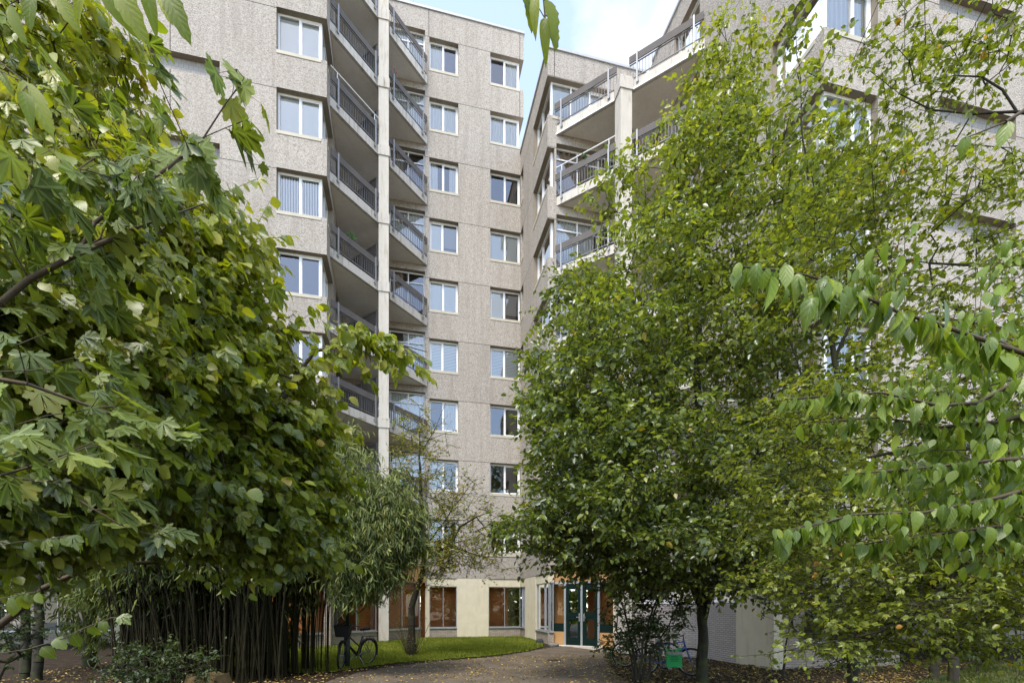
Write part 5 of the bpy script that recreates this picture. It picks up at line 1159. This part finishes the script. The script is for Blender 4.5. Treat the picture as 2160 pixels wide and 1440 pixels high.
# ---- dogwood in the right foreground
rg = np.random.default_rng(28); db = np.array((3.3, 1.9, -.03)); dz = PX
br1 = [dz(2230, 800, 1.7), dz(2160, 745, 1.7), dz(2040, 705, 1.65), dz(1900, 660, 1.6), dz(1800, 615, 1.55), dz(1700, 580, 1.5), dz(1560, 562, 1.5)]
br2 = [dz(2240, 760, 1.95), dz(2160, 795, 1.95), dz(2060, 850, 1.95), dz(1980, 855, 1.95), dz(1860, 828, 1.95), dz(1760, 832, 1.95), dz(1660, 842, 1.95)]
br3 = [dz(2240, 860, 2.0), dz(2100, 890, 2.0), dz(1980, 900, 2.0), dz(1860, 880, 2.0), dz(1720, 890, 2.05)]
br4 = [dz(2240, 960, 1.9), dz(2100, 970, 1.9), dz(1960, 985, 1.95), dz(1780, 1000, 2.0)]
br5 = [dz(2240, 1010, 1.9), dz(2100, 1050, 1.9), dz(1950, 1080, 1.9), dz(1800, 1085, 1.9), dz(1640, 1125, 1.9)]
br6 = [dz(2240, 170, 1.6), dz(2165, 230, 1.55), dz(2120, 258, 1.5), dz(2035, 292, 1.5)]
br7 = [dz(2240, 1120, 2.0), dz(2100, 1110, 2.0), dz(1950, 1130, 2.0), dz(1800, 1150, 2.0)]
br8 = [dz(2240, 680, 1.9), dz(2150, 660, 1.85), dz(2060, 600, 1.8), dz(1940, 560, 1.7), dz(1840, 540, 1.6)]
brs = [br1, br2, br3, br4, br5, br7]
root = empty('dogwood_shrub', tuple(db), 'dogwood whose long drooping pointed leaves hang from arching twigs in the right foreground', 'shrub', 'trees and bushes round the courtyard')
sp = [([db, (3.1, 1.9, 1.0), (2.7, 1.85, 2.0), (2.45, 1.8, 3.2)], [.06, .05, .035, .015])] + [([np.array((2.75, 1.85, 1.6)) if b_[0][2] < 2.6 else np.array((2.5, 1.8, 3.0))] + b_, [.02, .011] + list(np.linspace(.008, .0018, len(b_) - 1))) for b_ in brs + [br6]]
A, B, ra, rb, td = skeleton(rg, sp, np.array([br1[-1]]), .002, .012, .12)
big = ra > .02; tubes('trunk', BK['brown'], A[big], B[big], ra[big], rb[big], root, 8); tubes('branches', BK['brown'], A[~big], B[~big], ra[~big], rb[~big], root, 6)
ps = []; ds = []; nn = []; ss = []
def hang_leaf(p, sz=.085):
    a = rg.uniform(0, 6.28); k_ = rg.uniform(.05, .45) if rg.random() < .7 else rg.uniform(.4, 1.1); d = np.array((math.cos(a) * k_, math.sin(a) * k_ * .8 - .05, -1)); ps.append(p); ds.append(d); nn.append(np.array((math.cos(a), math.sin(a) - .8, .35))); ss.append(sz * rg.uniform(.5, 1.2))
for b_, n, s_ in ((br1, 54, .090), (br2, 70, .072), (br3, 60, .070), (br4, 60, .070), (br5, 80, .074), (br7, 60, .070)):
    pts = strand(rg, b_, n * 3, .006); pts = pts[np.sort(rg.choice(len(pts), n, replace=False))]
    for p in pts:
        hang_leaf(p, s_)
        if rg.random() < .75: hang_leaf(p + rg.normal(0, .008, 3), s_)
        if rg.random() < .35: q = p + np.array((rg.uniform(-.03, .06), rg.uniform(-.1, .1), rg.uniform(-.10, .05))); hang_leaf(q, s_); A_ = p
DT = blob(rg, [(2120, 740, 2.1, 100, 80, .3, 60), (2040, 700, 1.9, 60, 50, .2, 20), (2100, 960, 2.2, 120, 140, .35, 150), (1960, 1000, 2.2, 120, 100, .35, 80), (2120, 560, 2.2, 50, 50, .2, 14), (2080, 1130, 2.2, 110, 60, .3, 40), (1990, 800, 2.1, 80, 60, .2, 16), (1850, 600, 1.6, 30, 50, .1, 7), (1840, 540, 1.6, 18, 25, .08, 4), (2130, 1080, 2.1, 70, 80, .3, 30), (1760, 640, 1.6, 80, 30, .1, 10)])
for p in DT:
    for _ in range(3): hang_leaf(p + rg.normal(0, .03, 3), .066)
hang_leaf(dz(2125, 256, 1.5), .11); hang_leaf(dz(2035, 290, 1.5), .10)
ps[-2:] = [dz(2128, 256, 1.5), dz(2036, 288, 1.5)]; ds[-2:] = [np.array((-.35, 0, -1)), np.array((-.1, 0, -1))]; nn[-2:] = [np.array((-.5, -1, .3)), np.array((-.3, -1, .2))]
ps = np.array(ps); ds = norm(np.array(ds)); nn = np.array(nn); ss = np.array(ss)
place('crown', LF['dog'], TPL['dog'], ps, ds, nn, ss, np.clip(rg.beta(2, 2.4, len(ps)), 0, 1), root, rg)
# twigs joining the loose leaf clusters to the nearest branch
brn = np.concatenate([np.array(b_) for b_ in brs]); brf = np.concatenate([strand(rg, b_, 40, 0) for b_ in brs])
A, B, ra, rb, td = skeleton(rg, [([np.array(q) for q in b_], [.004] * len(b_)) for b_ in brs], DT, .0012, .01, .08, .15)
tubes('twigs', BK['brown'], A, B, np.minimum(ra, .003), np.minimum(rb, .003), root, 4)
# ---- two thin trunks at far right and a dark shrub
for i, (px, Y, tx, lab) in enumerate(((52, 10.4, 40, 'thin dark tree trunk at the far left, left of its twin'), (78, 10.2, 95, 'thin dark tree trunk at the far left, right of its twin'), (1972, 10.9, 1960, 'thin dark tree trunk standing left of its neighbour before the undercroft, far right'), (2010, 10.6, 2035, 'thin mossy tree trunk leaning right before the undercroft, far right'))):
    bs = np.array(((px - 1080) / F * Y, Y, -.2)); T = blob(rg, [(px + (-40 if i % 2 == 0 else 60), 1130, Y, 110, 90, .8, 34)])
    tree('young_tree', tuple(bs), lab, 'tree', [([bs, PX(px + 4, 1250, Y), PX(tx, 1080, Y), PX(tx + 10, 960, Y)], [.10, .075, .05, .02])], T, 'field', 'small', 'grey', 50 + i, m=4, L0=.35, per=6, size=.07, hang=.2, group='trees and bushes round the courtyard')
rg = np.random.default_rng(29)
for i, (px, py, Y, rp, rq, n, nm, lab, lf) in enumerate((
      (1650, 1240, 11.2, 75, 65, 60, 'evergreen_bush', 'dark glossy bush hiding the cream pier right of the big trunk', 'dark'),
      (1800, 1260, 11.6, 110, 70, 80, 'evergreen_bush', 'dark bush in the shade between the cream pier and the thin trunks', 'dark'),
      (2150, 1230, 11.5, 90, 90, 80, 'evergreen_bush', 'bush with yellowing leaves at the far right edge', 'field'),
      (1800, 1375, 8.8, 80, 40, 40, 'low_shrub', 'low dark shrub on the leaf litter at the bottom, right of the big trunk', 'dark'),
      (-10, 1300, 7.4, 60, 110, 70, 'evergreen_bush', 'tall dark bush filling the bottom left corner', 'dark'),  # bush added to keep this corner dark
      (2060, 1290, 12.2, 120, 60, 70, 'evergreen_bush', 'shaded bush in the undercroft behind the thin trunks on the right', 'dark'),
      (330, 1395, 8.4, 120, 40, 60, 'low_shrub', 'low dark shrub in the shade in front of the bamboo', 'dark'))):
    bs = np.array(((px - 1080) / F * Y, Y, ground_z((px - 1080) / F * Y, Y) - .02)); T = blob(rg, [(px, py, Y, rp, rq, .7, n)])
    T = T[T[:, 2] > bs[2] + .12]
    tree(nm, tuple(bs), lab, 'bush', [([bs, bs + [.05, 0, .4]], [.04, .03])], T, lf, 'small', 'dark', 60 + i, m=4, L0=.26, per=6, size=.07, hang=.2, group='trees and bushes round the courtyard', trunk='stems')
# foreground spray with heart-shaped leaves, bottom left
rg = np.random.default_rng(30); root = empty('climbing_shoot', (-2.6, 2.4, 0), 'thin shoot with pale heart-shaped leaves before the dark bamboo, bottom left', 'shoot')
for pts in ([(-40, 1370), (60, 1368), (135, 1345), (165, 1330), (200, 1315), (235, 1302), (250, 1302)], [(-30, 1262), (20, 1258), (58, 1250), (75, 1248)], [(-40, 1150), (40, 1142), (90, 1138), (150, 1128)]):
    Y = 1.95; P_ = [PX(*p, Y) for p in pts]; P_[0] = PX(-160, pts[0][1] + 30, Y + .1)
    tubes('stem', BK['brown'], P_[:-1], P_[1:], np.full(len(P_) - 1, .0022), np.full(len(P_) - 1, .0016), root, 5)
    st = strand(rg, P_[1:], 6, .004); n = len(st); d = np.column_stack([rg.uniform(.1, .9, n), rg.uniform(-.3, .3, n), -rg.uniform(.4, 1, n)]); nn = np.column_stack([rg.uniform(-.4, .3, n), np.full(n, -.8), rg.uniform(.4, 1, n)])
    place('leaves', LF['hazel'], TPL['hazel'], st, d, nn, rg.uniform(.04, .062, n), rg.uniform(.05, .45, n), root, rg)
# tree stump
st = PX(440, 1440, 8.9); st[2] = 0
mb = MB(); K = 16; ring = []
for k, (zz, rr_) in enumerate(((-.05, .44), (.08, .36), (.2, .32), (.27, .30))):
    ring.append([(st[0] + math.cos(6.283 * i / K) * rr_ * (1 + .13 * math.sin(i * 2.3)), st[1] + math.sin(6.283 * i / K) * rr_ * (1 + .13 * math.sin(i * 2.3)), zz + (.03 * math.sin(i * 1.7) if k == 3 else 0)) for i in range(K)])
for k in range(3):
    for i in range(K): mb.face([ring[k][i], ring[k][(i + 1) % K], ring[k + 1][(i + 1) % K], ring[k + 1][i]])
mb.face(ring[3]); o = mb.build('tree_stump', BK['stump']); tag(o, 'broad cut tree stump at the bottom edge before the bamboo', 'tree stump')

# trees behind the building, seen through the lobby glass
for i, (x, y, w_, lf, lab) in enumerate(((2.6, 33, 3.6, 'elder', 'yellow-leaved garden tree beyond the building, seen through the entrance glass'), (-2.5, 34, 4.0, 'hazel', 'green garden tree beyond the building, seen through the lobby windows'), (-11, 34, 5.5, 'hazel', 'green garden tree beyond the building, behind the left wing'), (13, 35, 5.0, 'horn', 'green garden tree beyond the building, behind the right wing'))):
    rg = np.random.default_rng(80 + i); T = np.concatenate([ell(rg, 130, (x, y, 3.2), (w_, 1.5, 2.2), .2), ell(rg, 80, (x, y, 1.2), (w_, 1.2, 1.1), .2)])
    tree('garden_tree', (x, y, 0), lab, 'tree', [([(x, y, -.05), (x, y, 3)], [.14, .08])], T, lf, 'small', 'dark', 90 + i, m=5, L0=.6, per=7, size=.32, hang=.3)

# unseen trees added behind the photographer so the ground floor glass mirrors foliage
for i, (x, y) in enumerate(((-12, -9), (-5.5, -11), (1.5, -12.5), (8, -11), (14.5, -9))):
    rg = np.random.default_rng(120 + i); T = np.concatenate([ell(rg, 90, (x, y, 4.0), (3.6, 1.6, 2.6), .3), ell(rg, 50, (x, y, 1.4), (3.4, 1.4, 1.2), .2)])
    tree('garden_tree', (x, y, 0), ['broad green tree at the left end of the row behind the camera', 'green tree second from left in the row behind the camera', 'green tree in the middle of the row behind the camera', 'green tree second from right in the row behind the camera', 'broad green tree at the right end of the row behind the camera'][i], 'tree', [([(x, y, -.05), (x, y, 3.5)], [.2, .1])], T, 'horn', 'small', 'dark', 130 + i, m=4, L0=.6, per=6, size=.3, hang=.3, group='trees behind the camera')
# ================================================================ bicycles and small things
def bicycle(loc, rz, tilt, label, paint, basket=False, steer=0.0, flatbar=False, group='bicycles parked in the courtyard', fender=True):
    root = empty('bicycle', loc, label, 'bicycle', group); root.rotation_euler = (tilt, 0, rz)
    X = lambda *a: Vector(a); R_ = .345
    rear = X(-.53, 0, R_); bbk = X(-.09, 0, .29); seat = X(-.26, 0, .76); head1 = X(.37, 0, .86); head0 = X(.405, 0, .70); fw = X(.56, 0, R_)
    f = MB(); f.tube([seat, bbk], .022); f.tube([head0, bbk], .032); f.tube([head1 - X(0, 0, .03), X(-.245, 0, .70)], .017) if not basket else f.tube([head1, X(-.2, 0, .48)], .018)
    f.tube([head1 + X(-.01, 0, .03), head0 - X(-.01, 0, .03)], .022)
    for s in (-1, 1): f.tube([bbk + X(0, s * .04, 0), rear + X(0, s * .055, 0)], .010); f.tube([seat + X(0, s * .02, -.05), rear + X(0, s * .055, 0)], .008)
    f.build('frame', M[paint], root, local=True, smooth=True)
    piv = head0; ca, sa = math.cos(steer), math.sin(steer)
    def st(v): v = v - piv; return Vector((piv.x + v.x * ca - v.y * sa, piv.y + v.x * sa + v.y * ca, piv.z + v.z))
    f = MB(); f.tube([st(head0), st(X(.44, 0, .66))], .016)
    for s in (-1, 1): f.tube([st(X(.43, s * .05, .68)), st(X(.47, s * .055, .55)), st(fw + X(0, s * .055, 0))], .012)
    f.build('fork', M[paint], root, local=True, smooth=True)
    for c, tr in ((rear, lambda v: v), (fw, st)):
        cc = tr(c); ax = (tr(c + X(1, 0, 0)) - cc).normalized(); az_ = X(0, 0, 1)
        t = MB(); t.torus(cc, ax, az_, R_ - .024, .025, 36, 7); w_ = t.build('wheel', M['black'], root, local=True, smooth=True)
        t = MB(); t.torus(cc, ax, az_, R_ - .042, .009, 36, 5); t.build('rim', M['chrome'] if paint != 'blackpaint' else M['galv'], w_, local=True, smooth=True)
        t = MB(); side = az_.cross(ax)
        for i in range(20):
            a = 6.283 * i / 20; t.tube([cc + side * (.02 if i % 2 else -.02), cc + (ax * math.cos(a) + az_ * math.sin(a)) * (R_ - .045)], .0018, 4, False)
        t.tube([cc - side * .05, cc + side * .05], .02); t.build('spokes', M['galv'], w_, local=True)
        if fender:
            t = MB(); pts = [cc + (ax * math.cos(a) + az_ * math.sin(a)) * (R_ + .022) for a in np.linspace(-.1 if c is fw else .35, 2.9 if c is rear else 2.7, 16)]
            if c is rear: pts = [cc + (ax * math.cos(a) + az_ * math.sin(a)) * (R_ + .022) for a in np.linspace(.5, 3.5, 16)]
            else: pts = [cc + (ax * math.cos(a) + az_ * math.sin(a)) * (R_ + .022) for a in np.linspace(.6, 3.6, 16)]
            for i in range(15):
                p, q = pts[i], pts[i + 1]; t.face([p - side * .028, q - side * .028, q + side * .028, p + side * .028]); n_ = ((p + q) / 2 - cc).normalized() * .006
                t.face([p - side * .028 + n_, p + side * .028 + n_, q + side * .028 + n_, q - side * .028 + n_])
            t.build('mudguard', M['blackpaint'], root, local=True)
    h = MB(); top = st(X(.355, 0, .98)); h.tube([st(head1), top], .013)
    if flatbar: h.tube([st(X(.33, -.30, 1.0)), st(X(.37, 0, .98)), st(X(.33, .30, 1.0))], .012)
    else: h.tube([st(X(.14, -.29, 1.03)), st(X(.26, -.24, 1.05)), st(X(.36, -.08, 1.0)), st(X(.36, .08, 1.0)), st(X(.26, .24, 1.05)), st(X(.14, .29, 1.03))], .012)
    h.build('handlebar', M['blackpaint'], root, local=True, smooth=True)
    sa_ = MB(); sa_.tube([seat, X(-.29, 0, .93)], .014); sa_.build('seat_post', M['galv'], root, local=True)
    s = MB(); K = 7
    for i in range(K):
        t0, t1 = i / K, (i + 1) / K; wf = lambda t: .018 + .075 * max(0, (t - .35) / .65) ** .8
        x0, x1 = -.16 - .27 * t0, -.16 - .27 * t1; z0, z1 = .955 + .02 * t0 ** 2, .955 + .02 * t1 ** 2
        s.face([(x0, -wf(t0), z0), (x0, wf(t0), z0), (x1, wf(t1), z1), (x1, -wf(t1), z1)]); s.face([(x0, -wf(t0), z0 - .05), (x1, -wf(t1), z1 - .05), (x1, wf(t1), z1 - .05), (x0, wf(t0), z0 - .05)])
        for sg in (-1, 1): s.face([(x0, sg * wf(t0), z0), (x1, sg * wf(t1), z1), (x1, sg * wf(t1), z1 - .05), (x0, sg * wf(t0), z0 - .05)])
    s.build('saddle', M['black'], root, local=True)
    c = MB(); c.torus(bbk + X(0, -.055, 0), X(1, 0, 0), X(0, 0, 1), .085, .008, 24, 5); c.tube([bbk + X(0, -.07, 0), bbk + X(.13, -.075, -.10)], .009); c.tube([bbk + X(0, .07, 0), bbk + X(-.13, .075, .10)], .009)
    c.obox(bbk + X(.13, -.12, -.10), (.045, 0, 0), (0, .04, 0), (0, 0, .01)); c.obox(bbk + X(-.13, .12, .10), (.045, 0, 0), (0, .04, 0), (0, 0, .01)); c.build('crank', M['galv'], root, local=True)
    k = MB(); k.tube([bbk + X(-.05, .02, -.02), X(-.2, .20, .02)], .009); k.build('kickstand', M['galv'], root, local=True)
    r = MB()
    for sg in (-1, 1): r.tube([X(-.82, sg * .06, .74), X(-.36, sg * .06, .74)], .006); r.tube([X(-.62, sg * .06, .74), rear + X(0, sg * .06, 0)], .006)
    for x in (-.8, -.68, -.55, -.42): r.tube([X(x, -.06, .74), X(x, .06, .74)], .005)
    if fender: r.build('luggage_rack', M[paint], root, local=True)
    if basket:
        b_ = MB(); P_ = lambda x, y, z: st(X(.40 + x, y, .80 + z))
        lo = [(.04, -.14), (.30, -.14), (.30, .14), (.04, .14)]; hi = [(.0, -.19), (.35, -.19), (.35, .19), (.0, .19)]
        for i in range(4):
            a, b2, c2_, d2 = lo[i], lo[(i + 1) % 4], hi[(i + 1) % 4], hi[i]
            b_.face([P_(*a, 0), P_(*b2, 0), P_(*c2_, .27), P_(*d2, .27)])
        b_.face([P_(*q, 0) for q in reversed(lo)]); o = b_.build('basket', M['black'], root, local=True); md = o.modifiers.new('s', 'SOLIDIFY'); md.thickness = .008
        t = MB(); rb2 = random.Random(2)
        for i in range(60):
            c3_ = P_(rb2.uniform(.02, .33), rb2.uniform(-.17, .17), .27 + rb2.uniform(-.05, .10)); u = Vector((rb2.uniform(-1, 1), rb2.uniform(-1, 1), rb2.uniform(-.3, 1))).normalized() * .06; v = u.orthogonal().normalized() * .02
            t.face([c3_, c3_ + u * .5 + v, c3_ + u, c3_ + u * .5 - v])
        o2 = t.build('basket_greenery', M['dgpost'], o, local=True)
    return root
by_ = 12.28; bx_ = (746 - 1080) / F * by_
bicycle((bx_, by_, ground_z(bx_, by_)), R(248), R(-5), 'black city bicycle with a full front basket leaning on a dark post', 'blackpaint', basket=True, steer=R(26))
# post beside the black bicycle
px_, py_ = (733 - 1080) / F * 12.0, 12.0
root = empty('metal_post', (px_, py_, 0), 'dark green steel post, thicker at the foot, behind the basket of the black bicycle', 'post')
m1 = MB(); m1.tube([(px_, py_, -.05), (px_, py_, 1.0)], .062, 14); m1.tube([(px_, py_, 1.0), (px_, py_, 1.06)], [.062, .042], 14); m1.build('post_foot', M['dgpost'], root, smooth=True)
m1 = MB(); m1.tube([(px_, py_, 1.0), (px_, py_, 3.6)], .042, 12); m1.build('post_shaft', M['dgpost'], root, smooth=True)
# blue bicycle with green crate, right
Yb = 11.6; bxx = (1425 - 1080) / F * Yb
bicycle((bxx - .12, Yb + .25, ground_z(bxx, Yb) - .01), R(-8), R(6), 'blue bicycle behind the big trunk, with a green crate hung on its side', 'blue', flatbar=True, steer=R(-20), fender=False)
bicycle((bxx - .45, Yb + 1.0, ground_z(bxx - 1, Yb + .9)), R(-25), R(3), 'black bicycle half hidden behind the leggy bush, left of the blue one', 'blackpaint', steer=R(20))
# green crate bag
cx = (1421 - 1080) / F * 11.1; cy = 11.1; cz = EYE + (HOR - 1405) / F * 11.1
root = empty('pannier_box', (cx, cy, cz), 'bright green square bag box with a folded lid beside the big tree trunk', 'delivery box'); root.rotation_euler = (0, 0, R(-12))
hw_, hd_, hh = .165, .15, .35
m1 = MB(); t = .012
m1.box(-hw_, hw_, -hd_, hd_, 0, .012); m1.box(-hw_, -hw_ + t, -hd_, hd_, .012, hh); m1.box(hw_ - t, hw_, -hd_, hd_, .012, hh); m1.box(-hw_ + t, hw_ - t, -hd_, -hd_ + t, .012, hh); m1.box(-hw_ + t, hw_ - t, hd_ - t, hd_, .012, hh)
m1.build('box_body', M['gplastic'], root, local=True, bevel=.006)
m1 = MB(); n_ = 10
for i in range(n_):
    for j in range(6):
        f_ = lambda a, b: (-hw_ - .012 + (2 * hw_ + .024) * a / n_, -hd_ - .012 + (2 * hd_ + .024) * b / 6, hh + .012 + .03 * math.sin(a * .9) * math.cos(b * 1.1) + .035 * (b / 6))
        m1.face([f_(i, j), f_(i + 1, j), f_(i + 1, j + 1), f_(i, j + 1)])
m1.build('lid', M['gplastic'], root, local=True, smooth=True)
m1 = MB(); m1.box(-hw_ - .008, hw_ + .008, -hd_ - .014, -hd_ - .001, hh - .055, hh + .012); m1.build('lid_rim', M['galv'], root, local=True)
m1 = MB()
for k, (w_, zz) in enumerate(((.07, .24), (.085, .205), (.09, .17), (.075, .135))):
    x = -w_
    rr3 = random.Random(k)
    while x < w_: l = rr3.uniform(.012, .03); m1.box(x, min(x + l, w_), -hd_ - .004, -hd_ - .001, zz, zz + .018); x += l + .008
m1.build('print', M['gdark'], root, local=True)
# boulders by the door, drain
def rock(name, c, r, mat, label, seed):
    bm_ = MB(); rr4 = random.Random(seed); K, J = 14, 8; ph = [rr4.uniform(0, 6) for _ in range(4)]
    def P_(i, j):
        a = 6.283 * i / K; e = -1.571 + 3.1416 * j / J; s = 1 + .14 * math.sin(2 * a + ph[0]) + .1 * math.sin(3 * e + ph[1]) + .06 * math.sin(5 * a + ph[2])
        return (c[0] + r[0] * math.cos(a) * math.cos(e) * s, c[1] + r[1] * math.sin(a) * math.cos(e) * s, c[2] + r[2] * math.sin(e) * s)
    for i in range(K):
        for j in range(J): bm_.face([P_(i, j), P_(i + 1, j), P_(i + 1, j + 1), P_(i, j + 1)])
    o = bm_.build(name, M[mat], smooth=True); tag(o, label, 'rock')
g = gp(1139, 1357); rock('boulder', (g[0], g[1], ground_z(*g) + .06), (.15, .12, .13), 'dstone', 'shiny dark rock lying by the corner of the lawn near the door', 1)
g = gp(1168, 1362); rock('boulder', (g[0], g[1], ground_z(*g) + .02), (.22, .14, .10), 'stone', 'flat grey rock lying at the left foot of the door frame', 2)
g = gp(1168, 1392); m1 = MB()
for i in range(7): m1.box(g[0] - .14 + i * .045, g[0] - .115 + i * .045, g[1] - .07, g[1] + .07, .012, .02)
m1.box(g[0] - .17, g[0] + .2, g[1] - .09, g[1] - .07, .012, .022); m1.box(g[0] - .17, g[0] + .2, g[1] + .07, g[1] + .09, .012, .022)
o = m1.build('drain_grate', M['black']); tag(o, 'small slotted drain grate set in the path', 'drain')
for v in o.data.vertices: v.co.z += ground_z(*g) - .004
# door step
m1 = MB(); m1.wbox(SRr, dC, nC, uA - .1, uD + .3, -.5, .02, -.1, .035); o = m1.build('doorstep', M['slab'], RB)
